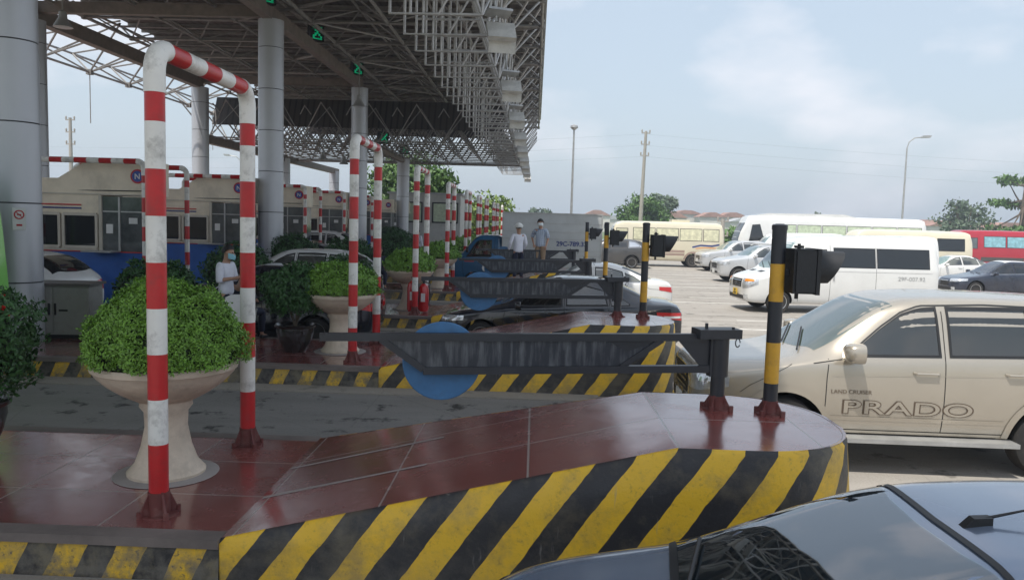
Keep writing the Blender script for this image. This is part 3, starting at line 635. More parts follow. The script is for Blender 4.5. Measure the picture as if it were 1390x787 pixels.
# lane signs with green lamps on the beams
def lane_sign(label, x, y, z, kind):
    t = thing('lane_signal_sign', label, 'lane signal', (x, y, z), R(48), 'lane signals with green lamps on the beams'); t.scale = (.8, .8, .8)
    b = MB(); b.box((0, 0, 0), (.75, .25, .75)); b.box((0, -.15, .36), (.8, .12, .04)); b.box((0, .12, .5), (.06, .06, .4)); b.build('housing', M['signal'], t)
    b = MB()
    for k in range(5): b.box((-.2 + .1 * k, -.131, -.2 + .1 * k), (.09, .012, .14)); b.box((.2 - .1 * k, -.131, -.2 + .1 * k), (.09, .014, .10)) if k != 2 else None
    b.box((0, -.131, -.29), (.5, .012, .05)); b.build('green_lamps', M['led'], t)
    return t
for k, (x, y, z, lab) in enumerate([(CX + .1, 25.2, 9.35, 'green lane signal in front of the second grey column top'), (CX + .2, 30.5, 9.4, 'dark lane signal on the beam just behind the second column'), (CX + .25, 37.2, 9.35, 'green lane signal on the beam by the third column top'), (CX + .2, 44, 6.9, 'lane signal on the low beam behind the third column'), (CX + .2, 51.0, 6.9, 'lane signal at the top of the fourth column')]):
    lane_sign(lab, x, y, z, k)
def bell(label, x, y, z, h):
    t = thing('pendant_lamp', label, 'pendant lamp', (x, y, z), group='bell shaped lamps hanging under the canopy')
    b = MB(); b.lathe([(.26, -.3), (.24, -.26), (.12, -.05), (.1, .12), (.04, .16)], 18); b.build('lamp_shade', M['galv'], t); b = MB(); b.tube([(0, 0, .1), (0, 0, h)], .02, 5); b.build('hanger', M['truss'], t)
for x, y, z, lab in ((-13.4, 22.5, 7.9, 'bell lamp hanging left of the second column'), (-7.6, 34, 7.5, 'bell lamp hanging between second and third column'), (-11.8, 44, 5.9, 'left one of two bell lamps under the far lattice'), (-11.0, 45.5, 5.8, 'right one of two bell lamps under the far lattice')): bell(lab, x, y, z, 1.6 if y < 40 else .8)

# ---------------------------------------------------------------- toll booths
def text_mesh(s, size, m, name='lettering', parent=None, ext=.004, space=1, offset=0, bold=None, shear=0, sx=1):
    c = bpy.data.curves.new('t', 'FONT'); c.body = s; c.size = size; c.extrude = ext; c.align_x = 'CENTER'; c.align_y = 'CENTER'; c.space_character = space; c.offset = offset; c.shear = shear
    o = bpy.data.objects.new('t', c); COL.objects.link(o); bpy.context.view_layer.update()
    me = bpy.data.meshes.new_from_object(o.evaluated_get(bpy.context.evaluated_depsgraph_get())); bpy.data.objects.remove(o)
    for v in me.vertices: v.co = Vector((v.co.x * sx, -v.co.z, v.co.y))
    me.materials.clear(); me.materials.append(m); r = bpy.data.objects.new(name, me); COL.objects.link(r); r.parent = parent; return r
def booth():
    t = thing('toll_booth', '', 'toll booth', (0, 0, 0), group='cream and blue toll booths')
    x0, x1, d = -15.2, -9.2, 1.0
    b = MB(); b.prism([(x0, 1.5), (x0, 3.22), (-11.35, 3.22), (-10.7, 3.62), (x1 + .05, 3.66), (x1 + .05, 2.84), (-10.32, 2.84), (-10.32, 1.5)], 0, d); b.build('wall', M['boothc'], t, smooth=0)
    b = MB(); b.prism([(x0, 0), (x0, 1.5), (x1, 1.5), (x1, 0)], .0, d); b.build('blue_base', M['boothb'], t, smooth=0)
    b = MB(); b.box(((x0 + x1) / 2, -.012, 2.86), (x1 - x0 + .1, .045, .03)); b.box((-10.33, -.01, 2.17), (.07, .05, 1.32)); b.box((-12.7, -.012, 1.54), (4.6, .05, .05)); b.build('trim', M['frame'], t)
    b = MB(); b.box(((x0 + x1) / 2, -.012, 1.50), (x1 - x0, .03, .025)); b.box((-12.9, -.012, 2.60), (4.2, .03, .03)); b.build('red_stripe', M['red2'], t)
    b = MB(); b.box((-12.9, -.01, 2.52), (4.2, .03, .035)); b.build('navy_stripe', M['navy2'], t)
    for xa, xb in ((-14.3, -13.2), (-12.25, -11.32), (-11.22, -10.42)):
        f = MB(); xc = (xa + xb) / 2; w = xb - xa
        for q in ((xc, 2.38, w, .07), (xc, 1.60, w, .07)): f.box((q[0], -.035, q[1]), (q[2], .05, q[3]))
        for xx in (xa, xb): f.box((xx, -.032, 1.99), (.06, .055, .78))
        fo = f.build('window', M['frame'], t); p = MB(); p.box((xc, -.012, 1.99), (w - .02, .02, .72)); p.build('pane', M['glass'], fo)
    p = MB(); p.box((-9.76, .02, 2.16), (1.08, .02, 1.30)); p.box((x1 - .02, .5, 2.16), (.02, .94, 1.30)); p.build('glass_corner', M['boothglass'], t)
    p = MB()
    for xx in (-9.88, -9.24): p.box((xx, -.005, 2.16), (.045, .04, 1.3))
    p.box((-9.76, -.005, 2.46), (1.05, .03, .03)); p.build('mullion', M['galv'], t)
    p = MB(); p.box((-9.75, .3, 2.0), (.02, .3, .4)); p.build('inner_partition', M['boothc'], t)
    for nx, nz, nw, nh in ((-10.12, 2.05, .16, .22), (-9.55, 2.25, .2, .14), (-12.5, 2.70, .5, .1)): p = MB(); p.box((nx, -.004 if nx > -11 else -.008, nz), (nw, .02, nh)); p.build('notice', M['signw'], t)
    p = MB(); p.box((-10.2, -.25, 1.52), (.7, .5, .03)); p.build('counter_shelf', M['galv'], t)
    p = MB(); p.tube([(-15, .06, 3.0), (-12, .04, 2.93), (-9.3, -.03, 2.96)], .012, 5); p.build('cable', M['black'], t)
    p = MB(); p.lathe([(.17, -.02), (.17, -.035)], 28, (-9.42, 0, 3.30), 'Y'); s = p.build('round_sign', M['signr'], t)
    p = MB(); p.lathe([(.13, -.036), (.13, -.040)], 28, (-9.42, 0, 3.30), 'Y'); p.build('blue_centre', M['signb'], s)
    p = MB(); p.box((-9.47, -.044, 3.30), (.022, .006, .13)); p.box((-9.37, -.044, 3.30), (.022, .006, .13)); p.box((-9.42, -.044, 3.30), (.13, .006, .024), ry=R(50)); p.build('white_mark', M['signw'], s)
    return t
bt = booth(); bt.location = (0, iy(2) + .55, .05); bt['label'] = 'cream and blue toll booth right beside the first grey column, behind the white car'
for i in range(3, 9):
    copy_tree(bt, loc=(0, iy(i) + .55, .05), label='cream and blue toll booth on the %s island, %s' % (ordn[i], 'behind the man with the phone' if i == 3 else 'partly hidden behind nearer booths'))

# ---------------------------------------------------------------- beyond the plaza
def leafcloud(mb, c, r, n, size, rr, flat=.75):
    c = Vector(c)
    for _ in range(n):
        d = Vector((rr.gauss(0, 1), rr.gauss(0, 1), rr.gauss(0, 1))).normalized(); k = rr.uniform(.55, 1.05)
        leaf_mesh(mb, c + Vector((d.x * r * k, d.y * r * k, d.z * r * k * flat)), d, size, rr)
def tree(label, loc, h, w, trunk, seed, m, clumps=16, per=130, leaf=.42, flat=.7, group='trees beyond the road', shape=None, lead=None):
    rr = random.Random(seed); t = thing('tree', label, 'tree', loc, group=group); tr = MB(); cr = MB()
    tr.tube([(0, 0, 0), (rr.uniform(-.1, .1), 0, trunk * .6), (rr.uniform(-.2, .2), 0, trunk)], [w * .05, w * .038, w * .03], 8)
    for k in range(clumps):
        if shape: q = shape(k, rr)
        else:
            a = rr.uniform(0, 6.28); e = rr.uniform(-.25, 1); q = (math.cos(a) * w / 2 * .72 * math.sqrt(max(.05, 1 - e * e * .8)) * rr.uniform(.5, 1), math.sin(a) * w / 2 * .72 * rr.uniform(.3, 1), trunk + (h - trunk) * (.32 + .55 * e), w * rr.uniform(.13, .22))
        x, y, z, r = q; r0 = Vector((0, 0, trunk * rr.uniform(.6, 1)))
        tr.tube([r0, r0.lerp(Vector((x, y, z)), .5) + Vector((0, 0, -.1 * r)), (x, y, z)], [w * .02, w * .013, w * .006], 5)
        leafcloud(cr, (x, y, z), r, per, leaf, rr, flat)
    tr.build('trunk', M['bark'], t); cr.build('crown', m, t, smooth=0, fixn=False); return t
def P(px, Y, z=0):                                        # photo column -> x at depth Y on the horizon line
    return (px - 724.5) / 1081 * Y
tree('bright green tree with two rounded tops behind the leaning concrete pole', (P(868, 92), 92, 0), 5.6, 6.6, 1.5, 5, M['leaft'], 26, 150, .38)
tree('darker green tree just right of the leaning concrete pole', (P(893, 110), 110, 0), 6.8, 6.2, 2, 8, M['leaft2'], 22, 140, .42)
tree('spreading grey green tree with thin branches above the red minibus', (P(1296, 105), 105, 0), 7.6, 8.2, 2.2, 12, M['leaft2'], 24, 60, .42, .55)
def layers(k, rr): lv = (3.0, 5.8, 8.4)[k % 3]; a = rr.uniform(0, 6.28); d = rr.uniform(.3, (3.0, 3.2, 2.0)[k % 3]); return (math.cos(a) * d, math.sin(a) * d, lv + rr.uniform(-.2, .3), 1.0)
tree('tiered bright tree with flat leaf layers at the right edge of the view', (P(1371, 88), 88, 0), 8.8, 6, 8.2, 14, M['leaft'], 21, 110, .36, .35, shape=layers)
tree('tall leafy tree behind the fourth canopy column', (P(548, 76), 76, 0), 8.2, 11, 2, 21, M['leaft'], 44, 130, .42, .8)
tree('tall dark tree right of the second pipe arch behind the white office', (P(592, 66), 66, 0), 6.6, 5.5, 1.5, 23, M['leaft'], 26, 130, .38, .9)
tree('small round tree peeking over the grey cargo box', (P(730, 150), 150, 0), 5.2, 6.4, 1.6, 25, M['leaft2'], 16, 120, .45)
tree('small dark tree behind the long white coach', (P(1100, 170), 170, 0), 6.2, 4, 2, 27, M['leaft2'], 8, 80, .6)
tree('low dark tree behind the rear half of the white coach', (P(1190, 170), 170, 0), 4.6, 6, 2, 28, M['leaft2'], 8, 80, .6)
tree('yellow green tree left of the blue truck cab behind the arches', (P(655, 72), 72, 0), 4.6, 8, 1, 29, M['leafy'], 24, 120, .35)
def hedge(name, x0, x1, y, h, n, seed, m, d=3):
    rr = random.Random(seed); mb = MB()
    for _ in range(n):
        x = rr.uniform(x0, x1); z = h * (.75 + .3 * noise.noise(Vector((x * .35, seed, 0))) + .2 * noise.noise(Vector((x * 1.3, seed, 0)))) * math.sqrt(rr.random()); leaf_mesh(mb, Vector((x, y + rr.uniform(-d, d) * .5, z)), Vector((0, -.6, .8)), .38, rr)
    o = mb.build(name, m, smooth=0, fixn=False); tag(o, kind='stuff'); o['label'] = {1: 'dense green hedge on the right behind the red minibus', 2: 'green bushes between the beige minibus and the coach', 3: 'green undergrowth behind the far arches'}[seed]; o['category'] = 'bushes'; return o
hedge('hedge', P(1235, 80), P(1470, 80), 80, 2.6, 5000, 1, M['leaft'])
hedge('hedge', P(955, 70), P(1015, 70), 70, 2.9, 2600, 2, M['leaft'])
hedge('hedge', P(480, 74), P(700, 74), 74, 2.6, 5000, 3, M['leafy'], 5)

rr = random.Random(77)
walls = ['white', 'cream', 'pale grey']; hn = 0; seen = set()
def house(px, Y, w, h, roof, lab):
    t = thing('house', lab, 'house', (P(px, Y), Y, 0), group='distant houses on the skyline'); b = MB(); b.box((0, 0, h / 2), (w, 8, h)); b.build('wall', M['wallw'], t, smooth=0)
    b = MB(); c = rr.uniform(.9, 1.8); b.prism([(-w / 2 - .4, h), (w / 2 + .4, h), (w * .12, h + c), (-w * .12, h + c)], -4.4, 4.4); b.build('roof', M['roofr'] if roof else M['roofg'], t, smooth=0)
    n = max(2, int(w / 2.4))
    for f in range(max(1, int(h // 3.2))):
        for k in range(n):
            q = MB(); q.box((-w / 2 + w * (k + .5) / n, -4.03, 1.8 + f * 3.2), (1.0, .08, 1.3)); q.build('window', M['winb'], t)
spots = [(s, Y, w, h, r) for s, Y, w, h, r in [(806, 250, 8, 5.0, 1), (826, 270, 7, 4.0, 0), (925, 240, 9, 6.0, 1), (906, 215, 7, 4.6, 1), (944, 250, 8, 4.3, 1), (958, 230, 7, 5.2, 1), (970, 270, 8, 3.6, 0), (985, 240, 8, 5.4, 1), (1000, 215, 7, 4.0, 0), (1013, 250, 7, 3.6, 1), (1262, 200, 8, 4.2, 1), (1281, 215, 7, 3.4, 0), (1310, 205, 12, 3.8, 1), (1345, 190, 13, 3.6, 1), (1385, 190, 10, 3.5, 1), (1240, 230, 7, 4.5, 1), (262, 180, 9, 4, 1), (70, 170, 14, 6, 0), (660, 240, 9, 4.5, 1), (690, 260, 8, 4.0, 0), (868, 300, 6, 5.2, 0), (915, 320, 6, 6.4, 1), (935, 330, 5, 6.6, 0), (952, 310, 6, 5.4, 0), (993, 330, 6, 7.0, 1), (1006, 300, 5, 4.2, 0)]]
places = ['left of the bright green tree, red roof', 'left of the bright green tree, grey roof', 'above the beige minibus roof, tallest', 'just right of the dark green tree', 'above the beige minibus, low red roof', 'above the rear end of the beige minibus', 'grey roofed behind the green bushes', 'red roofed left of the coach windscreen', 'grey roofed close to the coach nose', 'red roofed half behind the coach nose', 'red roofed just right of the coach rear', 'grey roofed left of the spreading tree', 'long red roofed behind the spreading tree', 'long red roofed right of the spreading tree', 'red roofed behind the tiered tree', 'behind the rear end of the coach', 'seen low between the booths at left', 'seen beside the first column behind the booth', 'red roofed above the blue truck', 'grey roofed above the cargo box corner', 'grey roofed and low behind the dark green tree', 'red roofed in the second row over the beige minibus', 'narrow grey roofed, in the second row over the minibus', 'grey roofed in the second row near the minibus rear', 'tall red roofed behind the green bushes', 'narrow grey roofed between bushes and coach']
for (px, Y, w, h, r), pl_ in zip(spots, places): house(px, Y, w, h, r, 'small distant pale house ' + pl_)

def street_lamp(label, px, Y, h, arm, side=1):
    t = thing('street_lamp', label, 'street lamp', (P(px, Y), Y, 0), group='tall street lamps beyond the road')
    b = MB(); b.tube([(0, 0, 0), (0, 0, h * .5), (0, 0, h - arm * .75)], [.11, .09, .065], 8)
    if arm > .3: b.tube([(0, 0, h - arm * .75), (side * arm * .12, 0, h - arm * .35), (side * arm * .45, 0, h - arm * .08), (side * arm, 0, h)], .05, 8)
    b.build('pole', M['galv'], t); b = MB()
    if arm > .3: b.prism([(side * arm * .9, h - .1), (side * arm * 1.0, h + .12), (side * (arm + .75), h + .16), (side * (arm + .6), h - .06)], -.14, .14)
    else: b.lathe([(.07, h - .2), (.3, h), (.28, h + .14), (.12, h + .22)], 14)
    b.build('lamp_head', M['galv'], t)
street_lamp('straight slim street lamp above the grey cargo box', 772.5, 62, 9.8, .1)
street_lamp('curved arm street lamp above the coach at right', 1213, 72, 10.9, 1.3)
street_lamp('small faint street lamp seen between the booths and the second column', 323, 95, 9.4, 1.4, -1)
def power_pole(label, px, Y, h, lean):
    t = thing('utility_pole', label, 'utility pole', (P(px, Y), Y, 0), group='concrete utility poles with insulators'); t.rotation_euler = (0, R(lean), 0)
    b = MB(); b.tube([(0, 0, 0), (0, 0, h)], [.24, .14], 8); b.build('pole', M['concpole'], t)
    for k in range(3):
        z = h - .2 - k * 1.15; b = MB(); b.box((0, 0, z), (.9, .1, .1)); 
        for s in (-.4, .4): b.lathe([(.05, z + .05), (.09, z + .2), (.05, z + .35)], 8, (s, 0, 0))
        b.build('cross_arm', M['concpole'], t)
power_pole('leaning concrete utility pole rising from the bright green tree', 865, 84, 12.2, 1.2)
power_pole('thin utility pole with insulators seen left under the canopy edge', 88, 76, 11.2, 0)
power_pole('short dark utility pole behind the rear end of the beige minibus', 976, 64, 3.2, 0)
b = MB()
for k in range(3):
    z = 11.9 - k * 1.15
    for dx0, dx1 in ((865, 2300), (865, -600)):
        a = Vector((P(dx0, 84) + .2, 84, z)); c = Vector((P(dx1, 84), 84 + (6 if dx1 > 0 else 20), z - .6)); b.tube([a.lerp(c, u) - Vector((0, 0, 3.0 * 4 * u * (1 - u) * .55)) for u in [q / 24 for q in range(25)]], .009, 4)
tag(b.build('power_cables', M['wire']), 'three thin power cables sagging across the sky from the leaning pole', 'power cables')

# white office behind the far arches
t = thing('office_block', 'small white office with green curtained window behind the third arch', 'building', (P(574, 58), 58, 0))
b = MB(); b.box((0, 2, 2.15), (5.2, 4, 4.3)); b.build('wall', M['bldg'], t); b = MB(); b.box((0, 2, 4.36), (5.5, 4.3, .14)); b.build('roof', M['roofg'], t)
for x in (-1.1, 1.5): f = MB(); f.box((x, -.02, 3.0), (1.9, .06, 1.5)); w = f.build('window', M['black'], t); f = MB(); f.box((x, -.055, 3.0), (1.7, .02, 1.3)); f.build('pane', M['curtain'], w)
# cabinet on the second island
t = thing('electrical_cabinet', 'grey two door electrical cabinet at the foot of the first column', 'cabinet', (-8.3, iy(1) + 2.0, ZD), R(8))
b = MB(); b.box((0, 0, .5), (1.15, .6, .85)); b.build('body', M['cab'], t); b = MB(); b.box((0, 0, .945), (1.25, .7, .04)); b.build('lid', M['cabtop'], t)
for s in (-1, 1):
    b = MB(); b.box((s * .285, -.308, .5), (.54, .02, .78)); d = b.build('door', M['cab'], t); b = MB(); b.box((s * .05 - .02, -.325, .52), (.03, .02, .2)); b.box((s * .16, -.323, .50), (.14, .014, .03)); b.build('handle', M['black'], d)
b = MB(); b.box((0, 0, .04), (1.0, .5, .08)); b.build('plinth', M['black'], t)
# small sign on the first column
t = thing('prohibition_sign', 'small white sign with red ring on the first grey column', 'sign', (CX + .28, 12.78, 2.36), R(32))
b = MB(); b.box((0, 0, 0), (.19, .012, .36)); b.build('plate', M['signw'], t)
b = MB(); b.lathe([(.075, -.008), (.075, -.011)], 22, (0, 0, .07), 'Y'); r_ = b.build('red_ring', M['signr'], t); b = MB(); b.lathe([(.055, -.012), (.055, -.014)], 22, (0, 0, .07), 'Y'); b.build('ring_centre', M['signw'], r_)
b = MB(); b.box((0, -.016, .07), (.012, .003, .13), ry=R(-45)); b.box((.0, -.016, .07), (.06, .003, .02)); b.box((0, -.008, -.1), (.08, .003, .03)); b.build('markings', M['signr'], t)
# fire extinguishers
for k, (x, y, s) in enumerate(((-2.86, iy(2) + .62, 1.0), (-2.62, iy(2) + .75, .9))):
    t = thing('fire_extinguisher', ('larger red fire extinguisher left of' if k == 0 else 'smaller red fire extinguisher right of') + ' the third arch post', 'fire extinguisher', (x, y, ZD), group='red fire extinguishers by the third arch')
    b = MB(); b.lathe([(.11 * s, .04), (.14 * s, .09), (.14 * s, .62 * s), (.11 * s, .72 * s), (.04, .78 * s)], 20); b.build('cylinder', M['extred'], t); b = MB(); b.box((0, 0, .82 * s), (.05, .05, .1)); b.tube([(0, 0, .84 * s), (.12, -.05, .8 * s), (.16, -.06, .5 * s), (.13, -.06, .2 * s)], .014, 6); b.box((.03, 0, .87 * s), (.16, .03, .02), ry=R(-15)); b.build('valve', M['black'], t)
    b = MB(); b.box((0, -.142 * s, .42 * s), (.10, .012, .2)); b.build('label_sticker', M['signw'], t)
# ---------------------------------------------------------------- vehicles
def pchip(xs, ys, q):
    xs = np.array(xs, float); ys = np.array(ys, float); h = np.diff(xs); d = np.diff(ys) / h; m = np.zeros(len(xs))
    for i in range(1, len(xs) - 1):
        if d[i - 1] * d[i] > 0: w1 = 2 * h[i] + h[i - 1]; w2 = h[i] + 2 * h[i - 1]; m[i] = (w1 + w2) / (w1 / d[i - 1] + w2 / d[i])
    m[0] = d[0]; m[-1] = d[-1]; k = np.clip(np.searchsorted(xs, q) - 1, 0, len(xs) - 2); t = (q - xs[k]) / h[k]
    return (2 * t**3 - 3 * t**2 + 1) * ys[k] + (t**3 - 2 * t**2 + t) * h[k] * m[k] + (-2 * t**3 + 3 * t**2) * ys[k + 1] + (t**3 - t**2) * h[k] * m[k + 1]
def chaikin(p, n=2):
    for _ in range(n):
        q = [p[0]]
        for a, b in zip(p[:-1], p[1:]): q += [(a[0] * .75 + b[0] * .25, a[1] * .75 + b[1] * .25), (a[0] * .25 + b[0] * .75, a[1] * .25 + b[1] * .75)]
        p = q + [p[-1]]
    return p
def shell(st, step=.07, boxy=0):
    st = np.array(st, float); xs = st[:, 0]; q = np.unique(np.round(np.concatenate([np.arange(0, xs[-1], step), xs, [xs[0] + .015, xs[-1] - .015]]), 4)); q = q[(q >= xs[0]) & (q <= xs[-1])]
    P_ = [pchip(xs, st[:, i], q) for i in range(1, 6)]
    rings = []
    for i, x in enumerate(q):
        zb, zs, zt, ws, wt = (float(p[i]) for p in P_); e = min(.09, max(.004, (zt - zs) * .35)); h = zs - zb
        pr = [(0, zb), (ws * .84, zb), (ws * .95, zb + h * .06), (ws * .995, zb + h * .3), (ws * 1.01, zb + h * .6), (ws * (.995 if not boxy else 1.0), zs - h * .06), (lerp(ws, wt, .16 if not boxy else .03), zs + (zt - zs) * .06), (wt, zt - e), (wt * .80, zt - e * .12), (wt * .4, zt), (0, zt + .004)]
        half = chaikin(pr, 2); rings.append([(x, -y, z) for y, z in half] + [(x, y, z) for y, z in half[-2:0:-1]])
    n = len(rings[0]); mb = MB(); vs = [p for r in rings for p in r]
    fs = [(i * n + k, i * n + (k + 1) % n, (i + 1) * n + (k + 1) % n, (i + 1) * n + k) for i in range(len(rings) - 1) for k in range(n)]
    fs += [tuple(range(n))[::-1], tuple((len(rings) - 1) * n + k for k in range(n))]; mb.add(vs, fs); return mb
def boolean(o, cutter):
    md = o.modifiers.new('b', 'BOOLEAN'); md.object = cutter; md.operation = 'DIFFERENCE'; md.solver = 'EXACT'
    try: md.material_mode = 'TRANSFER'
    except Exception: pass
    bpy.context.view_layer.update(); dg = bpy.context.evaluated_depsgraph_get()
    me = bpy.data.meshes.new_from_object(o.evaluated_get(dg)); o.modifiers.clear(); old = o.data; o.data = me; bpy.data.meshes.remove(old); bpy.data.objects.remove(cutter)
def resample(p, n):
    p = [Vector(q) for q in p]; d = [0]
    for a, b in zip(p[:-1], p[1:]): d.append(d[-1] + (b - a).length)
    out_ = []
    for i in range(n + 1):
        t = d[-1] * i / n; k = max(0, min(len(p) - 2, next((j for j in range(1, len(d)) if d[j] >= t - 1e-9), len(d) - 1) - 1)); out_.append(p[k].lerp(p[k + 1], (t - d[k]) / max(1e-9, d[k + 1] - d[k])))
    return out_
class Car:
    def __init__(s, name, label, cat, group, loc, st, paintm, axles, r, rz=0, boxy=0, arch_gap=.06, wheel_w=.22, step=.07, rimstyle=5, rimm=None, dark_low=None):
        s.t = thing(name, label, cat, loc, rz, group); s.st = st; s.cuts = []; s.Lx = st[-1][0]; s.W = max(q[4] for q in st); s.r = r; s.axles = axles
        mb = shell(st, step, boxy); s.body = mb.build('body', paintm, None, smooth=0)
        c = MB()
        for a in axles: c.lathe([(r + arch_gap, -s.W - .3), (r + arch_gap, s.W + .3)], 40, (a, 0, r), 'Y')
        co = c.build('cut', M['arch'], smooth=0); s.body.data.materials.append(M['arch']) if False else None
        boolean(s.body, co)
        s.body.data.shade_smooth(); s.body.data.set_sharp_from_angle(angle=R(28))
        bm = bmesh.new(); bm.from_mesh(s.body.data); s.bvh = BVHTree.FromBMesh(bm); bm.free(); s.body.parent = s.t
        s.wheels(wheel_w, rimstyle, rimm or M['alloy'])
    def wheels(s, w, style, rimm):
        r = s.r; W = s.W
        tm = None
        for a in s.axles:
            for sd in (-1, 1):
                if tm is None:
                    b = MB(); rr_ = r * .68
                    b.lathe([(rr_, -w / 2 + .01), (r * .80, -w / 2), (r * .95, -w / 2 + .012), (r * .99, -w / 2 + .035), (r, 0), (r * .99, w / 2 - .035), (r * .95, w / 2 - .012), (r * .8, w / 2), (rr_, w / 2 - .01)], 40, axis='Y')
                    o = b.build('wheel', M['rubber'], s.t, smooth=40)
                    b = MB(); b.lathe([(rr_ + .004, -w / 2 + .006), (rr_ - .02, -w / 2 + .012), (rr_ - .035, -w / 2 + .05), (rr_ - .05, w * .1)], 36, axis='Y', cap=False)
                    if style:
                        for k in range(style):
                            an = 2 * math.pi * k / style; c, sn = math.cos(an), math.sin(an); wd = rr_ * (.34 if style <= 6 else .17)
                            q = [Vector((c * .05 - sn * wd * .55, -w / 2 + .05, sn * .05 + c * wd * .55)), Vector((c * .05 + sn * wd * .55, -w / 2 + .05, sn * .05 - c * wd * .55)), Vector((c * rr_ * .97 + sn * wd * .38, -w / 2 + .022, sn * rr_ * .97 - c * wd * .38)), Vector((c * rr_ * .97 - sn * wd * .38, -w / 2 + .022, sn * rr_ * .97 + c * wd * .38))]
                            b.add(q + [p + Vector((0, .03, 0)) for p in q], [(0, 1, 2, 3), (0, 4, 5, 1), (1, 5, 6, 2), (2, 6, 7, 3), (3, 7, 4, 0), (4, 7, 6, 5)])
                        b.lathe([(.001, -w / 2 + .02), (.05, -w / 2 + .024), (.075, -w / 2 + .06)], 18, axis='Y', cap=False)
                    else:
                        b.lathe([(.001, -w / 2 + .01), (.07, -w / 2 + .012), (.085, -w / 2 + .03), (.10, -w / 2 + .05), (rr_ * .72, -w / 2 + .06), (rr_ * .95, -w / 2 + .025)], 30, axis='Y', cap=False)
                        for k in range(6): an = k * math.pi / 3; b.lathe([(.02, -w / 2 - .002), (.02, -w / 2 + .05)], 8, (math.cos(an) * .11, 0, math.sin(an) * .11), 'Y')
                    ri = b.build('rim', rimm, o, smooth=35)
                    b = MB(); b.lathe([(rr_ * .95, 0), (rr_ * .95, .01)], 24, axis='Y'); bd = b.build('brake_disc', M['arch'], o); tm = o; first = (a, sd)
                    tgt = o
                else: tgt = copy_tree(tm, s.t)
                tgt.location = (a, sd * (W - w / 2 - .015), r); tgt.rotation_euler = (0, R(rnd.uniform(0, 70)), 0 if sd < 0 else math.pi)
    def patch(s, name, m, A, B, d, off=.004, nu=14, nv=6, mirror=True, parent=None, label=None):
        outp = []
        for sg in ((1, -1) if mirror else (1,)):
            A_ = resample([(p[0], p[1] * sg, p[2]) for p in A], nu); B_ = resample([(p[0], p[1] * sg, p[2]) for p in B], nu); dd = Vector((d[0], d[1] * sg, d[2])).normalized(); vs = []
            for j in range(nv + 1):
                for i in range(nu + 1):
                    p = A_[i].lerp(B_[i], j / nv); h = s.bvh.ray_cast(p - dd * 4, dd)
                    if h[0] is None: h = s.bvh.find_nearest(p)
                    n = h[1] if h[1].dot(dd) < 0 else -h[1]; vs.append(h[0] + n * off)
            fs = [(j * (nu + 1) + i, j * (nu + 1) + i + 1, (j + 1) * (nu + 1) + i + 1, (j + 1) * (nu + 1) + i) for j in range(nv) for i in range(nu)]
            mb = MB(); mb.add(vs, fs); o = mb.build(name, m, parent or s.t, smooth=60); outp.append(o)
            if label: o['label'] = label
        return outp
    def side(s, name, m, lo, hi, off=.004, nu=14, nv=6, mirror=True, parent=None):   # lo/hi polylines in (x, z)
        return s.patch(name, m, [(x, 0, z) for x, z in lo], [(x, 0, z) for x, z in hi], (0, 1, 0), off, nu, nv, mirror, parent)
    def window(s, lo, hi, m=None, frame=.028, fm=None):
        if m is not None and m.name.endswith('side_glass'): return s.clear_window(lo, hi, m, frame, fm)
        f = s.side('window', fm or M['black'], [(x, z) for x, z in lo], [(x, z) for x, z in hi], .003)
        cx = sum(p[0] for p in lo + hi) / len(lo + hi); cz = sum(p[1] for p in lo + hi) / len(lo + hi)
        xs_ = [p[0] for p in lo + hi]; zs_ = [p[1] for p in lo + hi]; kx = 1 - 2 * frame / (max(xs_) - min(xs_)); kz = 1 - 2 * frame / (max(zs_) - min(zs_))
        sh = lambda q: [(cx + (x - cx) * kx, cz + (z - cz) * kz) for x, z in q]
        for k, fo in enumerate(f):
            g_ = s.patch('pane', m or M['glass'], [(x, 0, z) for x, z in sh(lo)], [(x, 0, z) for x, z in sh(hi)], (0, 1, 0), .007, 14, 6, False) if k == 0 else s.patch('pane', m or M['glass'], [(x, 0, z) for x, z in sh(lo)], [(x, 0, z) for x, z in sh(hi)], (0, -1, 0), .007, 14, 6, False)
            g_[0].parent = fo
    def grid(s, A, B, d, nu, nv):
        A_ = resample(A, nu); B_ = resample(B, nu); dd = Vector(d).normalized(); P_, N_ = [], []
        for j in range(nv + 1):
            for i in range(nu + 1):
                p = A_[i].lerp(B_[i], j / nv); h = s.bvh.ray_cast(p - dd * 4, dd)
                if h[0] is None: h = s.bvh.find_nearest(p)
                P_.append(h[0]); N_.append(h[1] if h[1].dot(dd) < 0 else -h[1])
        return P_, N_
    def add_cut(s, P_, N_, nu, nv, out_=.05, in_=.13, dirn=None):
        n = len(P_); N_ = [dirn] * n if dirn is not None else N_; vs = [p + q * out_ for p, q in zip(P_, N_)] + [p - q * in_ for p, q in zip(P_, N_)]; w = nu + 1; fs = []
        for j in range(nv):
            for i in range(nu): a = j * w + i; fs += [(a, a + 1, a + w + 1, a + w), (n + a, n + a + w, n + a + w + 1, n + a + 1)]
        per = [i for i in range(w)] + [j * w + nu for j in range(1, nv + 1)] + [nv * w + i for i in range(nu - 1, -1, -1)] + [j * w for j in range(nv - 1, 0, -1)]
        fs += [(per[k], per[(k + 1) % len(per)], per[(k + 1) % len(per)] + n, per[k] + n) for k in range(len(per))]; s.cuts.append((vs, fs))
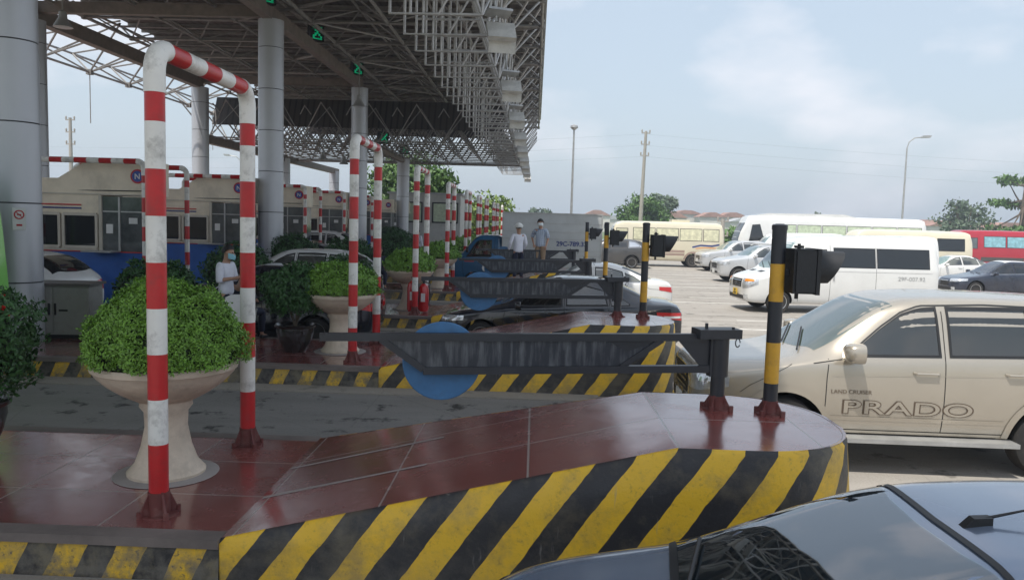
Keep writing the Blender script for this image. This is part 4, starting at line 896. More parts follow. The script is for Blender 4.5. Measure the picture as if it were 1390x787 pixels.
    def clear_window(s, lo, hi, m, frame, fm):
        cx = sum(p[0] for p in lo + hi) / len(lo + hi); cz = sum(p[1] for p in lo + hi) / len(lo + hi)
        xs_ = [p[0] for p in lo + hi]; zs_ = [p[1] for p in lo + hi]; kx = 1 - 2 * frame / (max(xs_) - min(xs_)); kz = 1 - 2 * frame / (max(zs_) - min(zs_)); nu, nv = 14, 5
        for sd in (-1, 1):
            d = (0, -sd, 0); T = lambda q, k=1: [Vector((cx + (x - cx) * (kx if k else 1), sd, cz + (z - cz) * (kz if k else 1))) for x, z in q]
            P_, N_ = s.grid(T(lo), T(hi), d, nu, nv); PO, NO = s.grid(T(lo, 0), T(hi, 0), d, nu, nv); w = nu + 1
            per = [i for i in range(w)] + [j * w + nu for j in range(1, nv + 1)] + [nv * w + i for i in range(nu - 1, -1, -1)] + [j * w for j in range(nv - 1, 0, -1)]
            mb = MB(); vs = [PO[k] + NO[k] * .006 for k in per] + [P_[k] + N_[k] * .006 for k in per] + [P_[k] - N_[k] * .03 for k in per]; q = len(per)
            mb.add(vs, [f for k in range(q) for f in ((k, (k + 1) % q, q + (k + 1) % q, q + k), (q + k, q + (k + 1) % q, 2 * q + (k + 1) % q, 2 * q + k))]); fo = mb.build('window', fm or M['black'], s.t, smooth=30)
            mb = MB(); mb.add([p + n_ * .001 for p, n_ in zip(P_, N_)], [(j * w + i, j * w + i + 1, (j + 1) * w + i + 1, (j + 1) * w + i) for j in range(nv) for i in range(nu)]); mb.build('pane', m, fo, smooth=60)
            s.add_cut(P_, N_, nu, nv, dirn=Vector((0, sd, 0)), in_=.16)
    def cabin(s, x0, x1, seats, floor=None, driver=False):
        st_ = np.array(s.st, float); xs_ = st_[:, 0]; q = np.arange(x0, x1 + .01, .12); f = [pchip(xs_, st_[:, i], q) for i in range(1, 6)]; inner = []
        for i, x in enumerate(q):
            zb, zs, zt, ws, wt = (float(v[i]) for v in f); fl = floor or max(zs - .25, 2 * s.r + .09); top = max(fl + .12, zt - .045); inner.append((x - x0, fl, max(fl + .06, min(zs, top - .03)), top, ws - .06, min(wt - .035, ws - .08)))
        mb = shell(inner, .12); mb.v = [(v[0] + x0, v[1], v[2]) for v in mb.v]; boolean(s.body, mb.build('cut', M['dash'], smooth=0))
        for vs, fs in s.cuts:
            mb = MB(); mb.add(vs, fs); boolean(s.body, mb.build('cut', M['arch'], smooth=0))
        s.body.data.set_sharp_from_angle(angle=R(28)); fl = floor or max(float(np.median(f[1])) - .25, 2 * s.r + .09); zr_ = float(max(f[2])) - .06
        b = MB(); b.box((x0 + .22, 0, fl + .10), (.40, 2 * s.W - .5, .22)); b.tube([(x0 + .50 + .05 * math.sin(a), -.38 + .18 * math.cos(a), fl + .20 + .17 * math.sin(a)) for a in [k * math.pi / 8 for k in range(17)]], .014, 6); b.build('dashboard', M['dash'], s.t)
        for x in seats:
            for y in (-.38, .38):
                b = MB(); b.box((x, y, fl + .12), (.14, .50, .36), ry=R(14), taper=.85); b.box((x + .07, y, fl + .38), (.10, .26, .17), ry=R(10), taper=.8); b.tube([(x + .05, y, fl + .2), (x + .07, y, fl + .38)], .02, 5); b.build('seat', M['seatcloth'], s.t)
    def seam(s, pts, w=.009, name='door_gap', m=None, d=(0, 1, 0), off=.0025, mirror=True):
        P3 = [Vector((x, 0, z)) for x, z in pts]; A = []; B = []
        for i, p in enumerate(P3):
            t = (P3[min(i + 1, len(P3) - 1)] - P3[max(0, i - 1)]).normalized(); n = Vector((-t.z, 0, t.x)) * w / 2; A.append(p + n); B.append(p - n)
        s.patch(name, m or M['seam'], A, B, d, off, max(10, int(sum((b - a).length for a, b in zip(P3[:-1], P3[1:])) / .06)), 1, mirror)
    def handle(s, x, z, m=None, w=.2):
        for sd in (-1, 1):
            h = s.bvh.ray_cast(Vector((x, sd * 3, z)), Vector((0, -sd, 0)))
            if h[0] is None: continue
            b = MB(); y = h[0].y; b.tube([(x - w / 2, y, z), (x - w * .42, y + sd * .032, z), (x + w * .42, y + sd * .032, z), (x + w / 2, y, z)], .014, 8); b.build('door_handle', m or s.body.data.materials[0], s.t)
    def mirror_(s, x, z, m=None, sz=(.13, .20, .15), sides=(-1, 1)):
        for sd in sides:
            h = s.bvh.ray_cast(Vector((x, sd * 3, z - .06)), Vector((0, -sd, 0))); y = h[0].y if h[0] else sd * s.W
            b = MB(); c = (x, y + sd * (sz[1] * .5 + .05), z)
            prof = []
            nst = 6
            b.lathe([(.001, -.5), (.26, -.47), (.42, -.34), (.50, -.1), (.52, .25), (.50, .44), (.001, .45)], 24, axis='X')
            sq = lambda u: math.copysign(abs(u * 2) ** .62 / 2, u)
            b.v = [(c[0] + v[0] * sz[0], c[1] + sq(v[1]) * sz[1], c[2] + sq(v[2]) * sz[2] * .92) for v in b.v]
            b.box((x + .01, y + sd * .04, z - sz[2] * .35), (.07, .12, .035)); b.build('side_mirror', m or s.body.data.materials[0], s.t, smooth=40)
    def windshield(s, xb, xt, wb, wt, zb, zt, m=None, curve=.10, name='windshield', rear=False, d=None):
        sg = -1 if not rear else 1
        A = [(xb - sg * curve, -wb, zb), (xb + 0, -wb * .5, zb), (xb + sg * curve * .3, 0, zb), (xb, wb * .5, zb), (xb - sg * curve, wb, zb)]
        B = [(xt - sg * curve * .6, -wt, zt), (xt, -wt * .5, zt), (xt + sg * curve * .2, 0, zt), (xt, wt * .5, zt), (xt - sg * curve * .6, wt, zt)]
        if m is not None and m.name.endswith('screen_glass'):
            P_, N_ = s.grid(A, B, d or (0, 0, -1), 20, 8); w = 21; mb = MB(); mb.add([p + n_ * .002 for p, n_ in zip(P_, N_)], [(j * w + i, j * w + i + 1, (j + 1) * w + i + 1, (j + 1) * w + i) for j in range(8) for i in range(20)]); s.add_cut(P_, N_, 20, 8); return mb.build(name, m, s.t, smooth=60)
        return s.patch(name, m or M['glass_blue'], A, B, d or (0, 0, -1), .005, 20, 8, False)[0]
    def wipers(s, x0, x1, y0, z=2):
        b = MB()
        for ya, yb in ((-y0, .05), (-.05, y0 - .1)):
            p = [Vector((lerp(x0, x1, u), lerp(ya, yb, u), 3)) for u in (0, .25, .5, .75, 1)]; q = []
            for v in p:
                h = s.bvh.ray_cast(v, Vector((0, 0, -1))); q.append(h[0] + Vector((0, 0, .025)) if h[0] else v)
            b.tube(q, .010, 5)
        b.build('wipers', M['black'], s.t)
    def archtrim(s, w=.05, m=None):
        for a in s.axles:
            P_ = [(a + (s.r + .062 + w / 2) * math.cos(R(k)), s.r + (s.r + .062 + w / 2) * math.sin(R(k))) for k in range(-18, 199, 9)]
            s.seam(P_, w, 'wheel_arch_trim', m or s.body.data.materials[0], off=.010)
    def sidetext(s, txt, x, z, h, m, wid=None, sd=-1, d=(0, 1, 0), off=.006, bold=0, shear=0, sp=1, name='lettering'):
        o = text_mesh(txt, h, m, name, s.t, ext=.0, space=sp, offset=bold, shear=shear); me = o.data
        xs_ = [v.co.x for v in me.vertices]; k = (wid / (max(xs_) - min(xs_))) if wid else 1; mid = (max(xs_) + min(xs_)) / 2
        for v in me.vertices:
            p = Vector((x + (v.co.x - mid) * k, sd * 3, z + v.co.z)); hh = s.bvh.ray_cast(p, Vector((0, -sd, 0))); v.co = (hh[0] + Vector((0, sd * off, 0))) if hh[0] else Vector((p.x, sd * s.W, p.z))
        return o
    def lights(s, xh, z0, z1, w0, w1, name='headlight', m=None, d=(.8, .6, 0), rear=False, nu=10, nv=4):
        """patch wrapped round a corner: from y=-w0 on the end face to x=xh on the flank"""
        x0 = 0 if not rear else s.Lx
        A = [(x0, -w0, z0), (x0, -w1, z0 + .01), (xh, -w1 - .02, lerp(z0, z1, .45))]; B = [(x0, -w0, z1 - .02), (x0, -w1, z1), (xh, -w1 - .02, z1 + .01)]
        return s.patch(name, m or (M['red'] if rear else M['lamp']), A, B, d if not rear else (-.8, .6, 0), .006, nu, nv)
    def front(s, name, m, y0, y1, z0, z1, off=.006, yt0=None, yt1=None, mirror=False, d=(1, 0, 0), nu=12, nv=6, x0=0):
        return s.patch(name, m, [(x0, y0, z0), (x0, y1, z0)], [(x0, y0 if yt0 is None else yt0, z1), (x0, y1 if yt1 is None else yt1, z1)], d, off, nu, nv, mirror)
    def plate(s, txt, z, m=None, x=-.03, w=.34, h=.17, rear=False, y=0):
        b = MB(); b.box((x, y, z), (.015, w, h)); p = b.build('number_plate', m or M['whiteplate'], s.t)
        if txt:
            for k, ln in enumerate(txt.split('\n')):
                o = text_mesh(ln, h * .42, M['black'], 'lettering', p, ext=.001, offset=.003); o.rotation_euler = (0, 0, R(-90) if not rear else R(90)); o.location = (x - .01 if not rear else x + .01, y, z + (h * .22 if k == 0 else -h * .24))

# ---- champagne off-road wagon in the first lane
st = [(0, .50, .88, .98, .60, .52), (.04, .44, .93, 1.03, .72, .62), (.16, .40, .98, 1.08, .84, .72), (.45, .38, 1.04, 1.13, .915, .78), (.80, .36, 1.10, 1.16, .94, .80), (1.06, .36, 1.14, 1.21, .94, .80), (1.18, .36, 1.16, 1.27, .94, .76), (1.60, .36, 1.19, 1.55, .94, .725), (2.02, .36, 1.20, 1.785, .94, .71), (2.3, .36, 1.21, 1.85, .94, .72), (3.0, .36, 1.23, 1.88, .94, .735), (3.9, .36, 1.25, 1.87, .94, .73), (4.5, .38, 1.26, 1.82, .925, .72), (4.66, .42, 1.25, 1.72, .90, .66), (4.76, .48, 1.15, 1.45, .86, .62), (4.80, .55, 1.05, 1.25, .82, .6)]
c = Car('offroad_wagon', 'champagne coloured off-road wagon passing behind the nearest striped nose', 'car', 'cars queueing toward the toll lanes', (1.78, 9.30, 0), st, M['champagne'], (.92, 3.71), .39, rz=R(-.8), rimstyle=6, wheel_w=.26)
c.windshield(1.15, 2.03, .74, .64, 1.25, 1.80, m=M['cabin_front']); c.wipers(1.11, 1.36, .62)
c.window([(1.56, 1.225), (2.52, 1.25)], [(1.62, 1.27), (1.92, 1.52), (2.14, 1.68), (2.32, 1.745), (2.51, 1.765)], frame=.028, m=M['cabin_side'])
c.window([(2.60, 1.252), (3.44, 1.272)], [(2.60, 1.77), (3.44, 1.785)], frame=.028, m=M['cabin_side']); c.window([(3.52, 1.278), (4.42, 1.295)], [(3.52, 1.785), (4.28, 1.745)], frame=.028, m=M['cabin_side'])
c.seam([(1.62, 1.285), (1.93, 1.545), (2.15, 1.70), (2.34, 1.77), (3.0, 1.80), (4.3, 1.775)], .016, 'roof_gutter', M['black'])
c.seam([(1.40, 1.03), (2.4, 1.06), (3.4, 1.08), (4.5, 1.10)], .006, 'body_crease', M['champagne'], off=.005)
for pts in ([(1.36, 1.2), (1.34, 1.0), (1.335, .60), (1.36, .46)], [(2.555, 1.72), (2.555, 1.2), (2.56, .46)], [(3.47, 1.75), (3.47, 1.2), (3.44, .95), (3.30, .60), (3.22, .46)], [(1.36, .455), (3.22, .455)], [(1.20, 1.15), (1.5, 1.20)]): c.seam(pts)
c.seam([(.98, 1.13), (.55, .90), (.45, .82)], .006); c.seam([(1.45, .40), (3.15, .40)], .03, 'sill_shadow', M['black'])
c.handle(2.36, 1.085, w=.26); c.handle(3.30, 1.10, w=.26); c.mirror_(1.56, 1.29, sz=(.19, .24, .22)); c.seam([(1.36, .60), (3.2, .60)], .012, 'door_moulding', M['champagne'], off=.010); c.archtrim(.07)
b = MB()
for sd in (-1, 1):
    b = MB(); b.box((2.33, sd * .955, .375), (1.95, .20, .045)); b.box((2.33, sd * .90, .35), (1.9, .03, .06)); b.build('running_board', M['galv'], c.t)
c.cabin(1.20, 4.60, (2.65, 3.70), floor=.95)
c.lights(.44, .78, .97, .42, .80); c.front('grille', M['black'], -.36, .36, .68, .96, nu=8); c.front('bumper_grille', M['black'], -.5, .5, .48, .60); c.plate('', .56)
for z in (.73, .80, .87): c.front('grille_bar', M['chrome'], -.34, .34, z, z + .022, off=.02, nu=8, nv=1)
c.patch('fog_lamp', M['lamp'], [(0, -.58, .50), (.1, -.76, .50)], [(0, -.58, .60), (.1, -.76, .60)], (.8, .4, 0), .008, 4, 3)
def tone(m_, col, nm_): return mat(nm_, col, .4, .2, var=0)
dk = tone(None, (.12, .085, .06), 'lettering_brown'); c.sidetext('PRADO', 2.17 + .02, .70, .20, dk, wid=1.355, bold=.008, sp=1.05, off=.006); c.sidetext('PRADO', 2.19, .70, .20, M['champagne'], wid=1.32, bold=.001, sp=1.05, off=.009)
c.sidetext('LAND CRUISER', 1.60, .865, .060, dk, wid=.42, off=.006)
b = MB(); b.box((2.9, -.62, 1.875), (1.9, .04, .035)); b.box((2.9, .62, 1.875), (1.9, .04, .035)); 

# ---- saloons
SED = [(0, .30, .55, .60, .52, .42), (.03, .22, .60, .66, .66, .56), (.14, .18, .65, .71, .78, .68), (.42, .17, .72, .78, .835, .74), (.85, .17, .80, .85, .85, .74), (1.15, .17, .85, .92, .85, .72), (1.25, .17, .87, .96, .85, .70), (1.6, .17, .89, 1.19, .85, .62), (1.95, .17, .91, 1.38, .85, .58), (2.25, .17, .925, 1.44, .85, .575), (2.7, .17, .94, 1.44, .85, .575), (3.1, .17, .955, 1.37, .85, .58), (3.5, .17, .97, 1.22, .845, .60), (3.85, .19, .98, 1.06, .83, .64), (4.15, .22, .985, 1.03, .80, .66), (4.28, .28, .95, 1.00, .75, .62), (4.36, .34, .86, .93, .70, .58), (4.38, .42, .78, .84, .66, .55)]
def scale_st(st, sx=1, sz=1, sw=1): return [(a * sx, b * (1 if b < .3 else sz), c_ * sz, d * sz, e * sw, f * sw) for a, b, c_, d, e, f in st]
def sedan(label, loc, pm, glass=None, rz=0, chrome_line=False, plate='', cat='car', group='cars queueing toward the toll lanes', st=SED, sp=5):
    c = Car('saloon_car', label, cat, group, loc, st, pm, (.82, 3.40), .31, rz, rimstyle=sp, wheel_w=.2)
    kx_ = st[-1][0] / 4.38
    c.windshield(1.22 * kx_, 1.96 * kx_, .66, .54, .95, 1.38, m=M['cabin_front']); c.windshield(3.86 * kx_, 3.12 * kx_, .60, .54, 1.05, 1.37, rear=True, name='rear_window', m=M['cabin_dark'] if False else M['glass']); c.wipers(1.17, 1.3, .55)
    g_ = glass or M['glass_light']; g_ = M['cabin_dark'] if g_ is M['glass'] else M['cabin_side']
    c.window([(1.45, .93), (2.36, .965)], [(1.50, .98), (1.80, 1.19), (2.1, 1.33), (2.34, 1.37)], m=g_); c.window([(2.42, .967), (3.22, .995)], [(2.42, 1.375), (2.75, 1.37), (3.16, 1.27)], m=g_); c.window([(3.28, .997), (3.62, 1.01)], [(3.22, 1.24), (3.45, 1.16), (3.64, 1.04)], m=g_, frame=.018)
    for pts in ([(1.28, .90), (1.22, .62), (1.25, .25)], [(2.39, 1.38), (2.39, .95), (2.42, .25)], [(3.25, 1.26), (3.24, .95), (3.06, .55), (2.95, .25)], [(1.25, .245), (2.95, .245)]): c.seam(pts)
    if chrome_line: c.seam([(1.4, .925), (2.4, .96), (3.65, 1.005)], .014, 'chrome_strip', M['chrome'], off=.008)
    c.cabin(1.22 * kx_, 3.70 * kx_, (2.25, 3.15))
    c.handle(2.24, .84, w=.19); c.handle(3.10, .87, w=.19); c.mirror_(1.52, .97, sz=(.12, .19, .15)); c.seam([(1.2, .215), (3.0, .215)], .05, 'sill_trim', M['black'])
    c.lights(.62, .58, .72, .40, .74); c.lights(3.98, .74, .90, .34, .72, 'taillight', rear=True)
    c.front('grille', M['black'], -.3, .3, .42, .60, nu=6); c.front('bumper_grille', M['black'], -.48, .48, .24, .36); c.front('grille_bar', M['chrome'], -.3, .3, .60, .625, off=.012, nu=6, nv=1)
    c.patch('fog_lamp', M['lamp'], [(0, -.52, .28), (.1, -.68, .28)], [(0, -.52, .37), (.1, -.68, .37)], (.8, .4, 0), .008, 4, 3)
    c.seam([(3.72, .92), (3.9, .84), (4.3, .83)], .006); b = MB(); b.box((4.36, 0, .25), (.06, 1.1, .1)); b.build('rear_valance', M['black'], c.t)
    return c
c = sedan('black saloon car directly behind the second striped nose', (-1.78, 15.95, 0), M['blackcar'], M['glass_light'], rz=R(-1), st=scale_st(SED, 1.06, 1.045, 1.04))
c.patch('rear_reflector', M['whiteplate'], [(4.36, -.5, .80), (4.1, -.72, .80)], [(4.36, -.5, .84), (4.1, -.72, .84)], (-.8, .6, 0), .010, 5, 2)
c = sedan('white saloon car between the black saloon and the blue truck', (-.75, 22.3, 0), M['white'], M['glass_light'], rz=R(-1.5), chrome_line=True, st=scale_st(SED, 1.03, 1.02, 1.05))
b = MB(); b.tube([(3.25, -.1, 1.3), (3.42, -.1, 1.52)], .006, 5); b.build('roof_antenna', M['black'], c.t)
c = sedan('white taxi saloon with red round stickers right of the white van', (19.2, 41.5, 0), M['white'], rz=R(2))
for xx, zz in ((3.78, .66), (3.70, .86)):
    cc_ = [(xx + .19 * math.cos(R(k)), zz + .19 * math.sin(R(k))) for k in range(0, 181, 15)]; c2_ = [(xx + .19 * math.cos(R(k)), zz - .19 * math.sin(R(k))) for k in range(0, 181, 15)]
    if zz < .8: c.side('round_sticker', M['signr'], c2_, cc_, .008, 12, 4); c.sidetext('23', xx, zz, .2, M['signw'], off=.012)
c = sedan('dark saloon car with white roof panel at the right edge', (17.1, 33.6, 0), M['navydark'], M['glass'], rz=R(2), chrome_line=True, st=scale_st(SED, 1.08, 1.02, 1.05))
c.patch('roof_panel', M['white'], [(2.15, -.5, 1.4), (3.1, -.5, 1.4)], [(2.15, .5, 1.4), (3.1, .5, 1.4)], (0, 0, -1), .01, 10, 8, False)
# black car further left in the second lane
c = sedan('black car with people beside it, behind the potted shrub on the second island', (-7.55, 15.8, 0), M['blackcar'], M['glass'], st=scale_st(SED, 1.02, 1.09, 1.03))

# ---- near car, seen from above at the bottom right
st = [(0, .30, .62, .68, .55, .45), (.03, .24, .68, .74, .68, .58), (.12, .20, .76, .82, .78, .68), (.4, .18, .86, .91, .82, .72), (.72, .18, .92, .98, .83, .72), (.86, .18, .94, 1.02, .83, .71), (1.3, .18, .96, 1.24, .83, .64), (1.76, .18, .97, 1.41, .83, .60), (2.0, .18, .98, 1.455, .83, .59), (2.5, .18, .99, 1.48, .83, .59), (3.0, .2, 1.0, 1.45, .82, .58), (3.35, .25, 1.0, 1.36, .80, .56), (3.55, .35, .95, 1.15, .76, .54), (3.62, .45, .85, .95, .7, .5)]
c = Car('hatchback_car', 'steel blue hatchback below the viewer, its windscreen at the bottom right corner', 'car', 'cars queueing toward the toll lanes', (-.24, 3.08, 0), st, M['navy'], (.66, 3.02), .29, rz=R(0), step=.05)
g_ = c.windshield(.88, 1.79, .70, .57, .98, 1.42, m=M['cabin_front'])
c.patch('windshield_rubber', M['black'], [(1.845, -.585, 2), (1.82, 0, 2), (1.845, .585, 2)], [(1.87, -.585, 2), (1.845, 0, 2), (1.87, .585, 2)], (0, 0, -1), .007, 20, 1, False)
c.patch('pillar_rubber', M['black'], [(.97, -.725, 2), (1.84, -.60, 2)], [(.98, -.705, 2), (1.84, -.585, 2)], (0, 0, -1), .008, 20, 1, True)
c.wipers(.86, 1.04, .6); c.patch('cowl', M['black'], [(.93, -.66, 2), (.83, 0, 2), (.93, .66, 2)], [(.97, -.70, 2), (.87, 0, 2), (.97, .70, 2)], (0, 0, -1), .006, 16, 3, False)
c.window([(1.30, .99), (2.1, 1.0)], [(1.34, 1.02), (1.7, 1.25), (2.08, 1.38)], m=M['cabin_side']); c.window([(2.16, 1.0), (3.0, 1.03)], [(2.16, 1.39), (2.95, 1.34)], m=M['cabin_side'])
c.cabin(.92, 3.40, (1.95, 2.85))
b = MB(); b.prism([(1.88, 1.43), (2.0, 1.455), (2.00, 1.485), (1.93, 1.48)], -.09 - .02, -.09 + .02); b.tube([(1.97, -.09, 1.475), (2.15, -.09, 1.52), (2.6, -.09, 1.60)], [.007, .004, .003], 6); b.build('roof_antenna', M['black'], c.t)
c.mirror_(1.20, 1.03, sz=(.14, .2, .16), sides=(-1,)); c.lights(.5, .62, .78, .4, .7); c.handle(1.98, .86); c.handle(2.85, .88)

# ---- white passenger van
st = [(0, .42, .80, .90, .70, .60), (.03, .34, .88, .98, .80, .70), (.15, .30, .95, 1.08, .90, .80), (.5, .28, 1.05, 1.20, .965, .86), (.74, .28, 1.12, 1.27, .98, .88), (.86, .28, 1.18, 1.36, .98, .87), (1.2, .28, 1.26, 1.78, .98, .82), (1.52, .28, 1.31, 2.14, .98, .78), (1.85, .28, 1.34, 2.30, .98, .77), (2.6, .28, 1.36, 2.36, .98, .78), (5.2, .28, 1.36, 2.40, .98, .79), (5.75, .30, 1.36, 2.36, .97, .78), (5.88, .34, 1.34, 2.26, .95, .76), (5.92, .42, 1.30, 2.1, .93, .74)]
VAN = st
def van(label, loc, pm, rz=0, detail=True, sz=1):
    c = Car('passenger_van', label, 'van', 'white passenger vans in the queue', loc, scale_st(VAN, 1, sz), pm, (.98, 4.55), .35, rz, boxy=1, rimstyle=8, wheel_w=.24)
    c.windshield(.84, 1.52, .82, .72, 1.36, 2.1, m=M['cabin_front'])
    c.window([(1.42, 1.32), (2.42, 1.34)], [(1.50, 1.45), (1.70, 1.76), (1.86, 1.93), (2.42, 1.96)], m=M['cabin_side'])
    for xa, xb in ((2.62, 3.92), (3.96, 5.62)): c.window([(xa, 1.42), (xb, 1.42)], [(xa, 2.02), (xb, 2.02)], frame=.02)
    for pts in ([(1.55, 1.4), (1.50, .9), (1.56, .36)], [(2.52, 2.1), (2.52, .36)], [(3.94, 2.05), (3.94, .36)]): c.seam(pts, .010)
    c.cabin(.92, 2.75, (2.2,), floor=.98)
    c.seam([(2.6, 1.30), (5.7, 1.30)], .010, 'slide_rail', M['galv']); c.handle(2.36, 1.14); c.seam([(2.62, 1.22), (2.62, 1.02)], .05, 'slide_handle', M['galv'], off=.02)
    c.lights(.42, .72, 1.02, .50, .86); c.patch('indicator', M['amber'], [(.0, -.66, .93), (.25, -.88, .95)], [(0, -.66, 1.0), (.25, -.88, 1.0)], (.8, .6, 0), .012, 6, 3)
    c.front('grille', M['black'], -.40, .40, .74, .98, nu=8); c.front('bumper_grille', M['black'], -.62, .62, .38, .50)
    for z in (.78, .85, .92): c.front('grille_bar', M['chrome'], -.36, .36, z, z + .022, off=.014, nu=8, nv=1)
    c.front('badge', M['chrome'], -.09, .09, .82, .90, off=.02, nu=6, nv=4)
    c.plate('29B\n007.92', .58, M['yellowplate'], w=.36, h=.19, x=-.05); c.patch('fog_lamp', M['lamp'], [(0, -.62, .42), (.12, -.80, .42)], [(0, -.62, .54), (.12, -.80, .54)], (.8, .4, 0), .008, 4, 3)
    c.patch('vent', M['black'], [(.55, -.5, 3), (.55, -.2, 3)], [(.68, -.52, 3), (.68, -.2, 3)], (0, 0, -1), .006, 6, 2); c.mirror_(1.42, 1.50, M['white'], (.14, .18, .26)); c.wipers(.80, .98, .7); c.archtrim(.05)
    return c
c = van('large white passenger van with dark side windows and yellow front plate', (6.35, 25.0, 0), M['white'], rz=R(5))
c.sidetext('29F-007.92', 5.05, 1.12, .17, M['galv'], wid=.85)
c = van('white van with only its roof showing behind the large passenger van', (14.2, 41.2, 0), M['white'], rz=R(-1), sz=.98)
c = van('white van behind the silver crossover, in front of the white coach', (12.6, 49.0, 0), M['white'], rz=R(0), sz=.97)

# ---- crossovers and people carriers
SUV = [(0, .42, .80, .88, .55, .48), (.03, .34, .86, .94, .70, .62), (.14, .28, .92, 1.0, .82, .72), (.45, .26, 1.0, 1.07, .90, .80), (.9, .25, 1.05, 1.12, .93, .80), (1.15, .25, 1.09, 1.17, .93, .78), (1.25, .25, 1.10, 1.21, .93, .76), (1.6, .25, 1.12, 1.46, .93, .69), (1.95, .25, 1.14, 1.63, .93, .65), (2.3, .25, 1.15, 1.69, .93, .65), (3.2, .25, 1.18, 1.70, .925, .65), (3.9, .27, 1.21, 1.62, .91, .64), (4.25, .30, 1.22, 1.48, .88, .62), (4.45, .36, 1.15, 1.28, .84, .62), (4.55, .42, 1.02, 1.12, .78, .58), (4.58, .5, .92, 1.0, .74, .55)]
def suv(name, label, loc, pm, cat='car', rz=0, sx=1, sz=1, glass=None, tall_rear_light=False, rails=False, chrome_line=False, group='cars queueing toward the toll lanes', sp=6):
    stt = scale_st(SUV, sx, sz); c = Car(name, label, cat, group, loc, stt, pm, (.86 * sx, 3.56 * sx), .36, rz, rimstyle=sp, wheel_w=.23); g_ = glass or M['glass']; g_ = M['cabin_dark'] if g_ is M['glass'] else M['cabin_side']
    S = lambda q: [(x * sx, z * sz) for x, z in q]
    c.windshield(1.22 * sx, 1.98 * sx, .72, .60, 1.2 * sz, 1.62 * sz, m=M['cabin_front']); c.windshield(4.44 * sx, 3.96 * sx, .68, .60, 1.28 * sz, 1.6 * sz, rear=True, name='rear_window', m=M['glass'], curve=.05)
    c.window(S([(1.50, 1.13), (2.36, 1.165)]), S([(1.56, 1.18), (1.85, 1.40), (2.1, 1.54), (2.34, 1.59)]), m=g_); c.window(S([(2.43, 1.168), (3.28, 1.205)]), S([(2.43, 1.595), (2.9, 1.61), (3.28, 1.59)]), m=g_); c.window(S([(3.36, 1.208), (4.02, 1.25)]), S([(3.36, 1.585), (3.7, 1.56), (4.0, 1.34)]), m=g_)
    for pts in ([(1.30, 1.14), (1.24, .8), (1.26, .34)], [(2.395, 1.61), (2.395, 1.1), (2.42, .34)], [(3.32, 1.61), (3.30, 1.15), (3.14, .7), (3.05, .34)]): c.seam(S(pts))
    if chrome_line: c.side('window_surround', M['chrome'], S([(3.34, 1.19), (4.08, 1.235)]), S([(3.36, 1.605), (3.7, 1.58), (4.06, 1.34)]), .002)
    c.cabin(1.25 * sx, 4.15 * sx, (2.35 * sx, 3.25 * sx))
    c.handle(2.24 * sx, 1.0 * sz); c.handle(3.16 * sx, 1.03 * sz); c.mirror_(1.58 * sx, 1.2 * sz, sz=(.13, .2, .17)); c.seam(S([(1.28, .30), (3.05, .30)]), .10, 'sill_trim', M['black']); c.archtrim(.05, M['black'] if not rails else None)
    c.lights(.55, .74 * sz, .90 * sz, .42, .80); c.front('grille', M['black'], -.36, .36, .62 * sz, .84 * sz, nu=8); c.front('bumper_grille', M['black'], -.5, .5, .40, .50)
    for z in (.68, .76): c.front('grille_bar', M['chrome'], -.34, .34, z * sz, z * sz + .02, off=.014, nu=8, nv=1)
    c.patch('fog_lamp', M['lamp'], [(0, -.56, .44), (.1, -.72, .44)], [(0, -.56, .54), (.1, -.72, .54)], (.8, .4, 0), .008, 4, 3)
    if tall_rear_light: c.lights(4.05 * sx, 1.0 * sz, 1.16 * sz, .5, .78, 'taillight', rear=True)
    else: c.lights(4.15 * sx, .86 * sz, 1.08 * sz, .55, .78, 'taillight', rear=True)
    c.plate('', .62 if not rails else .5, x=-.04)
    if rails:
        b = MB()
        for sd in (-1, 1): b.tube([(1.9 * sx, sd * .58, 1.64 * sz), (2.1 * sx, sd * .58, 1.72 * sz), (3.8 * sx, sd * .58, 1.72 * sz), (4.0 * sx, sd * .58, 1.63 * sz)], .02, 6)
        b.build('roof_rails', M['galv'], c.t)
    return c
suv('crossover_car', 'silver crossover nosing out left of the large white van', (8.5, 37.8, 0), M['silver'], rz=R(5), rails=True, glass=M['glass_light'], sz=1.04)
c = suv('people_carrier', 'silver people carrier with a driver at its window, beside the beige minibus', (9.45, 46.4, 0), M['silver'], rz=R(6), glass=M['glass_light'], sz=1.05)
suv('crossover_car', 'dark grey crossover in front of the beige minibus, behind the cargo box', (2.1, 47.2, 0), M['greycar'], rz=R(-1), tall_rear_light=True, chrome_line=True, glass=M['glass_light'])
suv('crossover_car', 'white crossover with dark rear window next to the first grey column', (-13.95, 16.5, 0), M['white'], rz=R(-3), glass=M['glass'], sz=.98)
suv('hatchback_car', 'white hatchback with dark windows behind the black car under the canopy', (-8.75, 22.4, 0), M['white'], sx=.93, sz=.95, glass=M['glass_light'])
suv('estate_car', 'brownish beige car partly hidden right of the second column', (-11.6, 28.7, 0), M['beigecar'], sx=.95, sz=.98)
suv('crossover_car', 'white crossover farther under the canopy, beyond the brownish car', (-12.4, 35.2, 0), M['white'], sx=1.0, sz=1.12)

